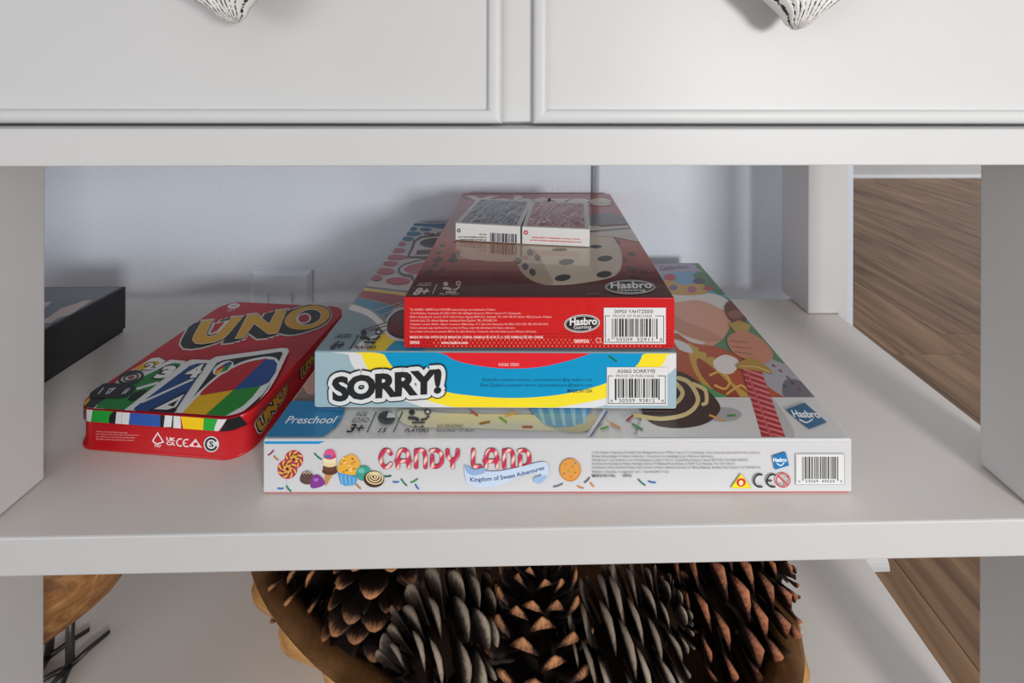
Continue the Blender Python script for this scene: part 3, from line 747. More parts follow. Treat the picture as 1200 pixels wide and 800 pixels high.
barcode(candy, CW, CD, CH, (931.5, 530, 989, 567), None, '6 53569 44524 3', seed=4, base=0.08)

# ------------------------------------------------------------------ box 2: the square grey-blue race game
SW, SD, SH = 26.65, 26.65, 4.2
fl_, fr_ = Vector((-15.42, 31.78)), Vector((11.23, 31.2))
mid = (fl_+fr_)/2; ax = (fr_-fl_).normalized(); pr = Vector((-ax.y, ax.x)); cc = mid+pr*(SD/2)
sorry = game_box('board_game_box', SW, SD, SH, (cc.x, cc.y, SHZ+CH+.17), math.atan2(ax.y, ax.x), M['card_white'], M['card_blue'])
tag(sorry, 'grey-blue board game box with yellow and cyan arcs, in the middle of the stack', 'game box', 'stacked board games')
f = Art(sorry, 'front', SW, SD, SH, (-SW/2+.08, .15, SW/2-.08, SH-.05))
f.fill('#9db6bf')
f.poly(smooth_pts([(408.5, 410), (409, 415.5), (411, 424), (417.5, 434), (430, 446), (448, 457), (469, 467), (497, 477), (528, 482.5), (560, 486), (640, 486), (670, 482), (711, 474), (750, 459), (784, 437.5), (795, 425), (795, 410)]), '#dcdcdc')
f.poly(smooth_pts([(423.5, 410), (423.5, 415), (433, 434), (455, 449), (492, 464.6), (512.5, 472.5), (540, 477.6), (583, 480.4), (626.7, 479.8), (670, 474.3), (711, 465.7), (745, 453), (774, 430), (781.6, 415.8), (782, 410)]), '#f4dc2c')
f.poly(smooth_pts([(450, 410), (450.7, 415.5), (462, 431.4), (485, 447), (522, 458.3), (540, 461.8), (583, 465.7), (626.7, 465.2), (670, 459.6), (711, 448.3), (743.7, 430), (752.8, 415.4), (753, 410)]), '#0794c6')
f.poly(smooth_pts([(520, 410), (522.8, 415.5), (540, 424), (583, 431), (626.7, 430.4), (660, 424), (688.5, 415), (690, 410)]), '#dd2430')
f.text('A5065 50201', (584, 425, 608, 428.6), '#f0d0d0'); f.stroke([(714, 417), (722, 423)], 2.4, '#1f6a4c')
f.text('Australia consumer service: auconsumercare@ap.hasbro.com', (565, 442, 694, 447.8), '#123d52', res=1)
f.text('New Zealand consumer service: nzconsumercare@hasbro.com', (563, 448.3, 694, 454), '#123d52', res=1)
f.text('MADE IN USA', (665, 455.5, 694, 459.6), '#23343a', bold=.01)
f.build('side_print', M['print'])
q4 = [(391.5, 442), (516, 432.5), (515.5, 458), (392.5, 468)]
f = Art(sorry, 'front', SW, SD, SH, (-SW/2+.08, .15, SW/2-.08, SH-.05), 0.06)
f.text('SORRY!', q4, '#26282a', bold=.05, outline=.40, ocol='#222426', fill=False, spacing=.92)
f.text('SORRY!', q4, '#26282a', bold=.05, outline=.30, ocol='#dfe0e0', spacing=.92)
f.build('title_lettering', M['print'])
barcode(sorry, SW, SD, SH, (711, 429.5, 782, 474), ('A5065 SORRY!®', 'PROOF OF PURCHASE'), '6 50509 93812 6', seed=9, base=0.06)
t = Art(sorry, 'top', SW, SD, SH, (-SW/2+.08, -SD/2+.08, SW/2-.08, SD/2-.08))
t.fill('#cfd0d0')
t.poly([(420, 345), (800, 380), (800, 430), (340, 430)], '#849ba3')
t.poly([(415, 356), (440, 366), (452, 380), (470, 398), (560, 430), (409, 430), (424, 410), (440, 396), (432, 388), (411, 365), (405, 362)], '#d8d9d9') if False else None
t.stroke(smooth_pts([(409, 359), (432, 367), (448, 381), (462, 400)], False), 7, '#dcdddd')
t.poly([(418, 349), (472, 362), (470, 372), (455, 374), (436, 362), (415, 354)], '#4b8fae')
t.poly([(426, 339.5), (482, 348), (480, 364), (446, 353), (419, 348)], '#a8454c')
t.poly([(428, 337.5), (484, 344), (483, 347.5), (426, 340.5)], '#e2cc58'); t.stroke([(428, 336), (484, 342.5)], 1.6, '#6e747c')
t.poly(smooth_pts([(409, 420), (424, 400), (446, 392), (470, 398), (490, 420)]), '#dcdddd'); t.poly(smooth_pts([(424, 420), (436, 404), (452, 390), (470, 396), (480, 420)]), '#e8cf3a'); t.poly(smooth_pts([(451, 420), (460, 402), (480, 396), (500, 420)]), '#2d93bd')
t.poly(smooth_pts([(451, 384), (455, 370), (470, 360), (500, 362), (500, 398), (470, 400), (455, 395)]), '#d5d6d6'); t.poly(smooth_pts([(453.5, 384), (457, 372), (471, 363), (500, 365), (500, 395), (471, 397), (457, 392)]), '#3a3136'); t.poly(smooth_pts([(456, 384), (459, 374), (472, 366), (500, 368), (500, 392), (472, 394), (459, 390)]), '#6e2f36')
for a_, b_ in (((425, 387), (456, 377)), ((432, 388), (456, 381)), ((440, 391), (458, 385)), ((448, 370), (474, 356)), ((440, 364), (472, 354))): t.stroke([a_, b_], 1.0, '#5a3c40' if a_[1] > 380 else '#c9ccce', caps=False)
t.poly([(482, 262), (560, 262), (560, 267.5), (520, 268), (500, 265.5), (482, 264)], '#2b7094')
for x_, y_, rx_, ry_, c_ in ((484, 268, 5, 2.2, 0), (499, 269, 7, 2.1, 0), (484, 274, 9, 2.4, 0), (478, 280, 7, 2.4, 0), (471, 286, 5, 2.2, 1), (466, 293.5, 9, 2.6, 1), (464, 301.5, 12, 2.8, 1), (457, 309, 9, 2.8, 1), (451, 318, 11, 3.6, 1), (441, 326, 7, 3.4, 1), (466, 329.5, 14, 4, 1)):
    t.ellipse(x_, y_, rx_, ry_, ('#2f7a9c', '#b94b55')[c_])
t.poly(smooth_pts([(466, 316), (475, 309), (500, 303), (520, 303), (500, 325), (486, 335), (482, 326), (470, 322)]), '#4b4d52'); t.poly(smooth_pts([(469, 316), (477, 310.5), (500, 305), (520, 305), (500, 322), (487, 331), (484, 323), (472, 320.5)]), '#d9d9d9'); t.poly(smooth_pts([(473, 316), (480, 311.5), (500, 307), (520, 307), (500, 320), (486, 322), (476, 319)]), '#b65660')
t.poly([(476, 302), (482, 290), (484, 283), (492, 277.5), (515, 275), (540, 276), (520, 303)], '#3b3b3d'); t.poly([(480, 300.5), (485, 291), (487, 284), (494, 279.5), (515, 277), (540, 278), (520, 301)], '#d6d6d5')
t.poly(smooth_pts([(492, 286), (498, 281), (520, 279.5), (520, 291), (500, 290)]), '#333335'); t.poly([(489, 293.5), (506, 293), (503, 299), (487, 299)], '#333335')
t.text('The Game of', [(497, 273), (540, 271.5), (540, 274.5), (496.5, 276)], '#2b2b2d', shear=.15, bold=.03)
t.text('AGES', [(396.5, 392), (412.5, 392), (411, 397), (391, 397)], '#3c474b', shear=.2, bold=.01); t.text('6+', [(393, 400.5), (405, 400.5), (400, 410), (386.5, 410)], '#2b3336', shear=.25, bold=.04); t.stroke([(420, 393), (410, 410)], 1.2, '#2f383b', caps=False)
players_icon(t, 434, 397, 14, '#2b2f31', '#c9cdbf'); t.text('2-4', [(429, 402.5), (439, 402.5), (438, 404.8), (427.5, 404.8)], '#2b2b2d', bold=.02); t.text('PLAYERS', [(416, 406.2), (441, 406.2), (440, 410), (414, 410)], '#2b2b2d', shear=.2, bold=.02)
t.build('lid_print', M['print_gloss'])

# ------------------------------------------------------------------ box 3: the red dice game in shrink wrap
YW, YD, YH = 20.05, 26.7, 3.75
fl_, fr_ = Vector((-8.88, 31.84)), Vector((11.13, 31.45))
mid = (fl_+fr_)/2; ax = (fr_-fl_).normalized(); pr = Vector((-ax.y, ax.x)); cc = mid+pr*(YD/2)
YZ = SHZ+CH+SH+.30
yah = game_box('board_game_box', YW, YD, YH, (cc.x, cc.y, YZ), math.atan2(ax.y, ax.x), M['card_red'], M['card_red'])
tag(yah, 'shiny shrink-wrapped red dice game box on top of the stack, under the card decks', 'game box', 'stacked board games')
f = Art(yah, 'front', YW, YD, YH, (-YW/2+.08, .05, YW/2-.08, YH-.06))
f.fill('#cc121b')
f.up(); rows = [(388, 1.0), (391.2, 1.0), (394.5, 1.1), (398, 1.2), (401.5, 1.3), (405.2, 1.4), (409, 1.5), (412.6, 1.4)]
for ri, (yy, hh) in enumerate(rows):
    n = 62
    for i in range(n):
        xx = 476+(i+(ri % 2)*.5)*5.05
        if xx > 788 or (yy < 396 and xx < 560+(396-yy)*12): continue
        u = abs(xx-640)/160
        f.poly([(xx-1.5, yy-hh*.6), (xx+1.5, yy-hh*.6), (xx+1.5, yy+hh*.6), (xx-1.5, yy+hh*.6)], '#8e0f16' if ri % 2 else '#9a1218', up=False)
        if ri > 2 and u < .85: f.poly([(xx+1.2, yy-hh*.5), (xx+3.2, yy-hh*.5), (xx+3.2, yy+hh*.5), (xx+1.2, yy+hh*.5)], '#f0705a', up=False)
LEG = ['The HASBRO GAMING and YAHTZEE names and logos are trademarks of Hasbro.', '© 2014 Hasbro, Pawtucket, RI 02861-1059 USA. All Rights Reserved. TM & ® denote U.S. Trademarks.',
       'Hasbro Australia Ltd., Level 2, 37-41 Oxford Street, Epping NSW 2121, Australia. Tel: 1300 138 697. Hasbro NZ (a branch of Hasbro', 'Australia Ltd.), 221 Albany Highway, Auckland, New Zealand. TEL: 0508 828 200.',
       'Consumer contact: Hasbro Games, Consumer Affairs Dept., P.O. Box 200, Pawtucket, RI 02861-1059 USA. TEL: 800-255-5516.', 'Colors and parts may vary from those pictured. Please retain this information for future reference.',
       'Les couleurs et les pièces peuvent différer de celles illustrées. Conserver cette information pour référence ultérieure.']
for i, (s_, x1_) in enumerate(zip(LEG, (581, 611, 647, 583, 643, 604, 629))):
    y_ = 361.2+i*4.27; f.text(s_, (480.5, y_, x1_, y_+3.3), '#f3c9c4', res=1, up=(i == 0))
f.text('MADE IN USA WITH DICE MADE IN CHINA. FABRIQUÉ AUX É.-U. DÉS FABRIQUÉS EN CHINE.', (480.5, 392.6, 637, 396.8), '#f7dcd8', res=1, bold=.02)
f.text('00950', (480.5, 399.3, 491.5, 402.8), '#f7dcd8', bold=.02, up=False); f.text('www.hasbro.com', (517, 399.3, 548, 402.8), '#f7dcd8', bold=.02, up=False)
f.text('00950', (673, 397.5, 690, 401.5), '#f5cfc8', bold=.03, up=False); f.stroke([(699, 396), (704, 396), (704, 401), (699, 401)], .7, '#f0b8b0', closed=True, caps=False)
f.build('side_print', M['print_wrap'])
def maker_oval(root, face, cx, cy, rx, ry, q, q2, dims, rot=-4):
    a = Art(root, face, *dims, (-dims[0]/2, 0 if face == 'front' else -dims[1]/2, dims[0]/2, dims[2] if face == 'front' else dims[1]/2), 0.05)
    a.ellipse(cx, cy, rx, ry, '#d9d9d9', rot); a.ellipse(cx, cy, rx-.9, ry-.8, '#1f1c1d', rot); a.ellipse(cx, cy, rx-1.6, ry-1.5, '#d9d9d9', rot); a.ellipse(cx, cy, rx-2.2, ry-2.1, '#1f1c1d', rot)
    a.text('Hasbro', q, '#e6e6e6', bold=.03); a.text('Gaming', q2, '#d9d9d9', bold=.01)
    return a.build('maker_badge', M['print_wrap'])
maker_oval(yah, 'front', 682, 378.5, 21, 10.5, [(668, 372), (699, 371.5), (699, 379.5), (668, 380.5)], [(672, 381), (693, 380), (693, 385.5), (672, 386)], (YW, YD, YH))
barcode(yah, YW, YD, YH, (707.5, 360, 780, 402.5), ('00950 YAHTZEE®', 'PROOF OF PURCHASE'), '6 50509 32911 3', seed=14, base=0.05)
t = Art(yah, 'top', YW, YD, YH, (-YW/2+.08, -YD/2+.08, YW/2-.08, YD/2-.08))
# graded printed ground: dark at the near edge, orange in the middle, red behind
NB = 26
for i in range(NB):
    v0 = -YD/2+.08+(YD-.16)*i/NB; v1 = -YD/2+.08+(YD-.16)*(i+1)/NB; s_ = (i+.5)/NB
    stops = ((0, (62, 14, 14)), (.10, (96, 24, 18)), (.24, (168, 66, 30)), (.40, (186, 92, 54)), (.58, (158, 42, 38)), (.8, (164, 38, 42)), (1, (150, 30, 36)))
    for (a_, ca_), (b_, cb_) in zip(stops, stops[1:]):
        if a_ <= s_ <= b_: q_ = (s_-a_)/(b_-a_); c_ = tuple(ca_[k]+(cb_[k]-ca_[k])*q_ for k in range(3))
    t.poly([(-YW/2+.08, v0), (YW/2-.08, v0), (YW/2-.08, v1), (-YW/2+.08, v1)], c_, uv=True, up=(i == 0))
rn = random.Random(2); t.up()
for i in range(60):
    u_, v_ = rn.uniform(-9.5, 9.5), rn.uniform(-12.8, 0); r_ = rn.uniform(.25, .5)
    t.poly(ell(u_, v_, r_, r_*1.3, 0, 10), (70+rn.uniform(0, 25), 18, 16), uv=True, up=False)
t.poly(smooth_pts([(535, 287), (545, 274), (612, 268), (640, 290), (600, 306), (560, 305), (540, 300)]), '#b98a72')
die = smooth_pts([(604, 300), (606, 285), (640, 262), (690, 262), (712, 272), (726, 290), (729, 308), (722, 322), (700, 329), (660, 334), (632, 332), (612, 320)])
t.poly(die, '#d2c4ae'); t.poly(smooth_pts([(604, 300), (606, 288), (625, 292), (642, 318), (648, 333), (632, 332), (612, 320)]), '#b9a68f')
for x_, y_, rx_, ry_, r_ in ((659.5, 325.5, 9.5, 3.8, -8), (708, 321.5, 9, 3.8, -6), (709, 303, 8.8, 3.4, -5), (698.5, 289, 7, 2.1, 0), (664, 307, 9, 3.4, -5), (656, 292.5, 9, 1.6, 0), (615.5, 312.5, 3.6, 4.2, -30), (624, 319, 3.6, 4.4, -30), (607, 305.5, 3.2, 4, -30), (621, 296, 3.2, 4, -40), (630, 302, 3.2, 4, -40)):
    t.ellipse(x_, y_, rx_, ry_, '#2e2b2b', r_)
t.poly(smooth_pts([(690, 255), (700, 251), (720, 251), (733, 256), (735, 262), (715, 264), (690, 264)]), '#4a4443')
t.poly([(680, 268), (736, 264.5), (742, 271), (749, 284), (720, 278), (680, 275)], '#cfc6b8'); t.poly([(684, 271), (738, 266.5), (740, 268.5), (684, 273.5)], '#544c48')
t.text('Yahtzee', [(549, 230.5), (713, 230), (714, 240.5), (543, 241)], '#d8ccb4', bold=.05)
t.text('AGES', [(490.5, 331.5), (506, 331.5), (504.5, 335.5), (488, 335.5)], '#cdbdb4', shear=.2, bold=.01); t.text('8+', [(488, 338), (504, 338), (501, 346), (484, 346)], '#d6c8c0', shear=.2, bold=.04); t.stroke([(512, 333), (507, 345)], 1.0, '#cdbdb4', caps=False)
players_icon(t, 529, 338.5, 12, '#cdbdb4', '#6a2a22'); t.text('2+', [(524, 341.6), (531, 341.6), (530, 343.3), (523, 343.3)], '#cdbdb4'); t.text('PLAYERS', [(516, 343.8), (538, 343.8), (537, 346.2), (515, 346.2)], '#cdbdb4', bold=.01)
t.text('00950', [(687, 343.5), (703, 343.5), (703, 346), (687, 346)], '#8a5a4a')
t.build('lid_print', M['print_wrap'])
maker_oval(yah, 'top', 738.5, 337, 29.5, 8.5, [(716, 331.5), (763, 331), (764, 338), (716, 338.5)], [(723, 339), (756, 338.5), (757, 343), (724, 343)], (YW, YD, YH), 0)

# ------------------------------------------------------------------ two card decks
def deck_mat(name, dark, light):
    k = NT(name, 0.35)
    vo = k.n('ShaderNodeTexVoronoi', feature='DISTANCE_TO_EDGE'); vo.inputs['Scale'].default_value = 650
    k.l(k.co.outputs['Object'], vo.inputs['Vector'])
    k.l(k.ramp(vo.outputs['Distance'], [(0.05, lin(light)), (0.25, lin(dark))]), k.p.inputs['Base Color'])
    k.p.inputs['Coat Weight'].default_value = 1.0; k.p.inputs['Coat Roughness'].default_value = 0.08
    nb = k.noise(k.mapped((60, 14, 60), 'Object', (0, 0, 0.5)), 2.2, 3, 0.5, 0.8)
    b = k.n('ShaderNodeBump'); b.inputs['Strength'].default_value = 0.9; b.inputs['Distance'].default_value = 0.004
    k.l(nb, b.inputs['Height']); k.l(b.outputs[0], k.p.inputs['Coat Normal'])
    return k.m
M['deck_black'] = deck_mat('black_card_back', '#2b2d33', '#55585e'); M['deck_red'] = deck_mat('red_card_back', '#82202c', '#a8505a')
TZ = YZ+YH+.10
KW, KD, KH = 6.45, 8.2, 1.66
def deck(p0, p1, mat, back_mat, label, col):
    p0, p1 = Vector(p0), Vector(p1); ax = (p1-p0).normalized(); pr = Vector((-ax.y, ax.x)); c = (p0+p1)/2+pr*KD/2
    r = empty('card_deck', (c.x, c.y, TZ), math.atan2(ax.y, ax.x))
    box('card_box', -KW/2, KW/2, -KD/2, KD/2, 0, KH, M['print_deck'], r, 0.05)
    box('back_panel', -KW/2+.45, KW/2-.45, -KD/2+.4, KD/2-.4, KH-.02, KH+.012, back_mat, r)
    tag(r, label, 'card deck', 'decks of cards on the red box')
    return r
kk = NT('glossy_white_card', 0.3, 0.5, (0.72, 0.71, 0.69, 1)); kk.p.inputs['Coat Weight'].default_value = .6; kk.p.inputs['Coat Roughness'].default_value = .08
M['print_deck'] = kk.m
def dashes(a, xa, xb, y, slope, h, col, seed):
    """A line of print too small to read: short uneven marks."""
    r = random.Random(seed); x = xa; a.up()
    while x < xb:
        w_ = r.uniform(.8, 2.0); hh = h*r.uniform(.7, 1.1); yy = y+(x-xa)*slope+.6
        a.poly([(x, yy), (min(x+w_, xb), yy+w_*slope), (min(x+w_, xb), yy+hh+w_*slope), (x, yy+hh)], col, up=False); x += w_+r.choice((.3, .35, .4, 1.1))
dk = deck((-6.78, 42.25), (-0.40, 41.22), 0, M['deck_black'], 'white boxed card deck with a black back panel, left of the pair', 0)
f = Art(dk, 'front', KW, KD, KH, (-KW/2+.05, .05, KW/2-.05, KH-.05))
f.ring(537.6, 270, 1.6, 1.7, 1.2, '#222222')
for i, (xa, xb) in enumerate(((562, 570), (537, 570), (539, 570), (537, 570))):
    y_ = 273.1+i*3.05
    dashes(f, xa, xb, y_, .02, 1.5, '#55555a', i)
rnd = random.Random(8); x_ = 574.5; f.up()
while x_ < 605:
    bw = rnd.choice((.7, 1.0, 1.8, 2.6)); f.poly([(x_, 272.6+(x_-574)*.05), (min(x_+bw, 605.5), 272.6+(x_-574)*.05), (min(x_+bw, 605.5), 285.6+(x_-574)*.05), (x_, 285.6+(x_-574)*.05)], '#4a4a5c', up=False); x_ += bw+rnd.choice((.6, .9, 1.3))
f.build('side_print', M['print'])
dk = deck((-0.28, 41.20), (6.24, 40.42), 0, M['deck_red'], 'white boxed card deck with a red back panel, right of the pair', 1)
f = Art(dk, 'front', KW, KD, KH, (-KW/2+.05, .05, KW/2-.05, KH-.05))
f.ring(616.2, 272.3, 2.0, 1.9, 1.4, '#c02a33')
for i, (xa, xb) in enumerate(((623.5, 680), (621.5, 682))):
    y_ = 276.6+i*3.2; sl = .045
    dashes(f, xa, xb, y_, sl, 1.5, '#cf5a60', i+5)
f.build('side_print', M['print'])
# ------------------------------------------------------------------ red card-game tin
TW, TD, TH, TR = 13.95, 15.05, 3.05, 1.7
tin = empty('card_game_tin', (-26.75, 40.0, SHZ), math.radians(-5.6))
tag(tin, 'red rounded metal card game tin with yellow lettering, left of the stacked games', 'tin')
def rrect(w, d, r, n=8):
    P = []
    for cx, cy, a0 in ((w/2-r, d/2-r, 0), (-w/2+r, d/2-r, 90), (-w/2+r, -d/2+r, 180), (w/2-r, -d/2+r, 270)):
        for i in range(n+1):
            a = math.radians(a0+90*i/n); P.append((cx+r*math.cos(a), cy+r*math.sin(a)))
    return P
def rr_loft(name, rings, mat, parent, cap_top=True, cap_bot=True):
    V = []; F = []; k = 0
    for off, z in rings:
        P = rrect(TW+2*off, TD+2*off, TR+off); k = len(P); V += [(p[0], p[1], z) for p in P]
    for r in range(len(rings)-1):
        for i in range(k): F.append((r*k+i, r*k+(i+1) % k, (r+1)*k+(i+1) % k, (r+1)*k+i))
    if cap_bot: F.append(tuple(range(k))[::-1])
    if cap_top: F.append(tuple(range((len(rings)-1)*k, len(rings)*k)))
    o = mesh_from(name, V, F, mat, parent)
    for p in o.data.polygons: p.use_smooth = len(p.vertices) == 4
    return o
rr_loft('tin_body', [(-.12, 0), (.0, .02), (.03, .10), (.0, .18), (-.14, .22), (-.14, 2.16)], M['tin_red'], tin)
rr_loft('tin_lid', [(-.08, 2.12), (0, 2.14), (0, TH-.02), (-.02, TH)], M['tin_red'], tin)
t = Art(tin, 'top', TW, TD, TH, (-TW/2, -TD/2, TW/2, TD/2), clip=rrect(TW-.03, TD-.03, TR-.015))
t.fill('#b5202b')
t.ellipse(274, 358.5, 7.2, 3.0, '#d8d4d2', -8); t.ellipse(274, 358.5, 5, 1.0, '#a8a2a2', -8); t.text('FOR 7+', [(267, 363), (276, 362.3), (275, 364.3), (266, 365)], '#e0d8d6', bold=.01)
def sc(P, ox=200, oy=345, k=5.162): return [(ox+x/k, oy+y/k) for x, y in P]
U_ = sc([(190, 167), (250, 159), (214, 236), (216, 254), (236, 262), (275, 248), (300, 225), (372, 143), (440, 135), (352, 240), (318, 272), (260, 294), (190, 304), (148, 300), (133, 280), (140, 255)])
N_ = sc([(390, 273), (467, 130), (518, 125), (597, 185), (640, 105), (700, 97), (645, 240), (590, 243), (505, 180), (440, 266)])
O_ = ell(200+826/5.162, 345+145/5.162, 27, 13.4, -12, 40)
sh = lambda P, dx, dy: [(x+dx, y+dy) for x, y in P]
for P in (U_, N_, O_):
    for dx, dy in ((-13.5, 4.2), (-6.5, 2.2), (0, 0)): t.poly(sh(P, dx, dy), '#d9d6d2'); t.stroke(sh(P, dx, dy), 5.2, '#d9d6d2', closed=True)
for P in (U_, N_, O_):
    for dx, dy in ((-13, 4), (-10, 3), (-6.5, 2.1), (-3, 1), (0, 0)): t.poly(sh(P, dx, dy), '#242628'); t.stroke(sh(P, dx, dy), 2.6, '#242628', closed=True)
t.poly(sc([(258, 178), (352, 160), (290, 232), (240, 250), (228, 244)]), '#d9d6d2'); t.poly(sc([(268, 182), (330, 168), (280, 226), (244, 240), (238, 236)]), '#b5202b')
t.poly(O_, '#d4a02f'); t.stroke(U_, 1.2, '#d9d6d2', closed=True); t.poly(U_, '#d4a02f'); t.stroke(N_, 1.2, '#d9d6d2', closed=True); t.poly(N_, '#d4a02f')
oc = sc([(835, 142)])[0]
t.ellipse(oc[0], oc[1], 15.2, 9.0, '#d9d6d2', -12); t.ellipse(oc[0], oc[1], 14.4, 8.4, '#242628', -12)
oc = sc([(806, 150)])[0]; t.ellipse(oc[0], oc[1], 8.6, 6.2, '#d9d6d2', -12); t.ellipse(oc[0], oc[1], 6.6, 4.8, '#b5202b', -12)
# fan of cards
WH = '#dcdcdc'
t.poly([(100, 480), (150, 437), (178, 421), (186, 420), (194, 424), (160, 450), (110, 490)], WH)
t.poly([(155, 434), (166, 428), (174, 425), (186, 424.5), (187, 427), (172, 436)], '#d6a32e')
t.text('2', [(173, 427.6), (181, 426.8), (179, 433.6), (168, 434.6)], '#e4e2de', bold=.05, outline=.09, ocol='#222222')
t.poly([(92, 492), (112, 478), (130, 466), (106, 468), (94, 478)], '#303030'); t.stroke([(93, 482), (104, 470)], 3, '#d6a32e')
t.poly([(96, 494), (114, 476), (190, 428), (200, 423), (218, 424.5), (150, 492)], WH)
t.poly([(104, 492), (116, 474), (150, 452), (196, 429), (204, 427), (211, 427.5), (212, 430), (146, 482), (140, 492)], '#23803c')
t.stroke([(160, 457.5), (186, 450)], 2.6, WH, caps=False)
t.text('3', [(194, 432), (206, 431), (198, 443.5), (182, 444.5)], '#e6e6e2', bold=.06, outline=.14, ocol='#1d1d1f')
t.poly(smooth_pts([(150, 470), (158, 462), (172, 459), (165, 466), (156, 472)]), '#1d1d1f')
t.ring(153.5, 444.5, 14, 6.6, 3.0, '#2b2b2e', -14); t.ring(153.5, 444.5, 8.4, 4, 1.8, '#2b2b2e', -14); t.ellipse(153.5, 444.5, 4, 1.8, '#8a3a34', -14)
t.poly(smooth_pts([(108, 459), (121.7, 451.6), (145, 452), (158, 454.7), (157, 460), (144, 468.4), (120, 468.5), (106, 467.7)]), '#26272a')
for P in ([(115, 464), (121, 457)], [(124, 464), (129, 458), (133, 457.5)], [(127, 463.6), (135, 456.8)], [(143, 464), (149, 458)], [(146, 463.6), (152, 457.6)]): t.stroke(P, 1.1, '#cfcfcf')
t.poly([(138, 496), (150, 480), (216, 427), (225, 423.4), (247, 424.2), (210, 480), (200, 496)], WH)
t.poly([(150, 494), (158, 480), (222, 431), (231, 428), (243, 427.6), (204, 486), (200, 496)], '#20467f')
t.stroke([(166, 474), (226.5, 446.5)], 2.2, WH, caps=False); t.text('4', [(229, 431), (239, 430), (231, 444), (214, 445)], '#e6e6e2', bold=.05, outline=.10, ocol='#1d2430')
t.poly([(172, 485), (218, 461), (212, 472), (204, 488), (190, 488)], '#1d1d1f'); t.poly([(180, 482.5), (216, 464.5), (206, 480), (196, 483)], WH); t.poly([(196, 477.5), (209, 471.5), (203, 479.5)], '#1d1d1f')
t.poly([(196, 504), (206, 486), (246, 424.5), (253, 420.6), (330, 410.2), (337, 410.6), (338.6, 414), (324, 445), (299, 486), (290, 504)], WH)
t.poly([(214, 492), (225, 470), (254, 428), (262, 424.5), (329, 414.6), (331.5, 416.4), (328, 424), (298, 480), (286, 500), (260, 500)], '#1e1f21')
ov = smooth_pts([(222, 474), (236, 459), (258, 440), (284, 426.5), (308, 420.8), (322, 421.6), (327, 428), (325, 440), (313, 458), (298, 474), (281, 488), (262, 500), (226, 500), (212, 492)])
t.poly(ov, WH)
t.poly(smooth_pts([(234, 465), (258, 443), (284, 429), (308, 423.4), (312, 423.5), (292, 442), (274, 460), (250, 464)], True, 4), '#b3212b')
t.poly([(311, 423.4), (321, 424), (325, 429), (323, 439), (315, 451), (305.6, 455.4), (273.6, 460), (292, 442)], '#24498a')
t.poly([(232, 467), (273.6, 460), (240, 492), (238, 500), (206, 500), (212, 489)], '#dfae14')
t.poly([(273.6, 460), (305.6, 455.4), (296, 468), (285, 478.7), (262, 492), (252, 500), (236, 500), (240, 490)], '#23862f')
t.poly([(318, 450), (314, 458), (298, 476), (280, 492), (270, 500), (286, 500), (300, 478)], '#1e1f21')
t.ellipse(261.5, 434, 13.4, 6.4, WH, -28)
for P, c_ in (([(251, 440), (262, 433.5), (259, 439.5), (253, 442)], '#dfae14'), ([(262, 433.5), (272, 429), (266, 437), (259, 439.5)], '#23862f'), ([(254, 435.5), (264, 428.5), (262, 433.5), (252, 439)], '#b3212b'), ([(264, 428.5), (271, 426.5), (272, 429), (262, 433.5)], '#24498a')): t.poly(P, c_)
t.build('lid_print', M['print_tin'])
LU = TW/2-TR+TR*math.pi/2
f = Art(tin, 'front', TW, TD, TH, (-LU, 2.15, LU, TH-.015), wrap=TR)
B = 3.3; T0 = 1.9
f.poly([(-LU, T0), (-5.6, T0), (-5.6, B), (-LU, B)], '#2a2a2a', uv=True); f.poly([(-7.2, T0), (-6.7, T0), (-6.6, B), (-7.1, B)], '#d6a32e', uv=True)
f.poly([(100, 500), (109, 500), (112, 478), (101, 478)], WH); f.poly([(105.5, 500), (133, 500), (133, 478), (109, 478)], '#24a03a')
f.poly(smooth_pts([(131, 502), (129, 486), (146, 478), (146, 502)]), '#1d1d1f'); f.poly([(135, 498), (137, 480), (144, 479), (142, 500)], WH)
f.poly([(142, 505), (150, 505), (153, 480), (144, 480)], WH); f.poly([(150, 505), (190, 505), (190, 480), (153, 480)], '#2b57a8')
f.poly([(188, 505), (206, 505), (206, 480), (188, 480)], '#1d1d1f'); f.poly([(192, 500), (201, 500), (203, 483), (194, 483)], WH); f.poly([(203, 507), (213, 507), (211, 482), (204, 482)], WH)
f.poly([(216, 507), (238, 510), (239.5, 482), (211, 482)], '#f2c715'); f.poly([(238, 510), (252, 510), (262, 482), (239.5, 482)], '#29a53a')
f.poly([(250, 512), (260, 500), (270, 484), (258, 484), (252, 500)], WH)
ub = f.uv((262, 495))[0]; f.poly([(ub-.4, T0), (LU-.9, T0), (LU-1.6, B), (ub+.4, B)], '#1e1f21', uv=True)
f.build('rim_print', M['print_tin'])
f = Art(tin, 'front', TW-.28, TD-.28, TH, (-TW/2+1.6, .25, TW/2-1.6, 2.12), 0.01)
for i, x1_ in enumerate((150, 163, 159, 157)):
    y_ = 504.2+i*3.0
    f.text(('Colours and decorations may vary.', 'Les couleurs et les décorations peuvent varier.', 'Los colores y las decoraciones pueden variar.', 'Die Farben und Verzierungen können variieren.')[i], [(113, y_), (x1_, y_+1.6), (x1_, y_+3.7), (113, y_+2.1)], '#f0d0ce', res=1, up=(i == 0))
f.stroke([(179, 516.5), (185, 507), (191.5, 517.5), (184, 520), (179, 516.5)], 1.6, '#f2dada', caps=False); f.text('PAP', [(181.5, 520.3), (189, 520.9), (189, 524), (181.5, 523.4)], '#f2dada', bold=.02)
f.text('UK', [(195.5, 512), (205, 512.8), (205, 516.6), (195.5, 515.8)], '#f2dada', bold=.05); f.text('CA', [(195.5, 517), (205, 517.8), (205, 521.6), (195.5, 520.8)], '#f2dada', bold=.05)
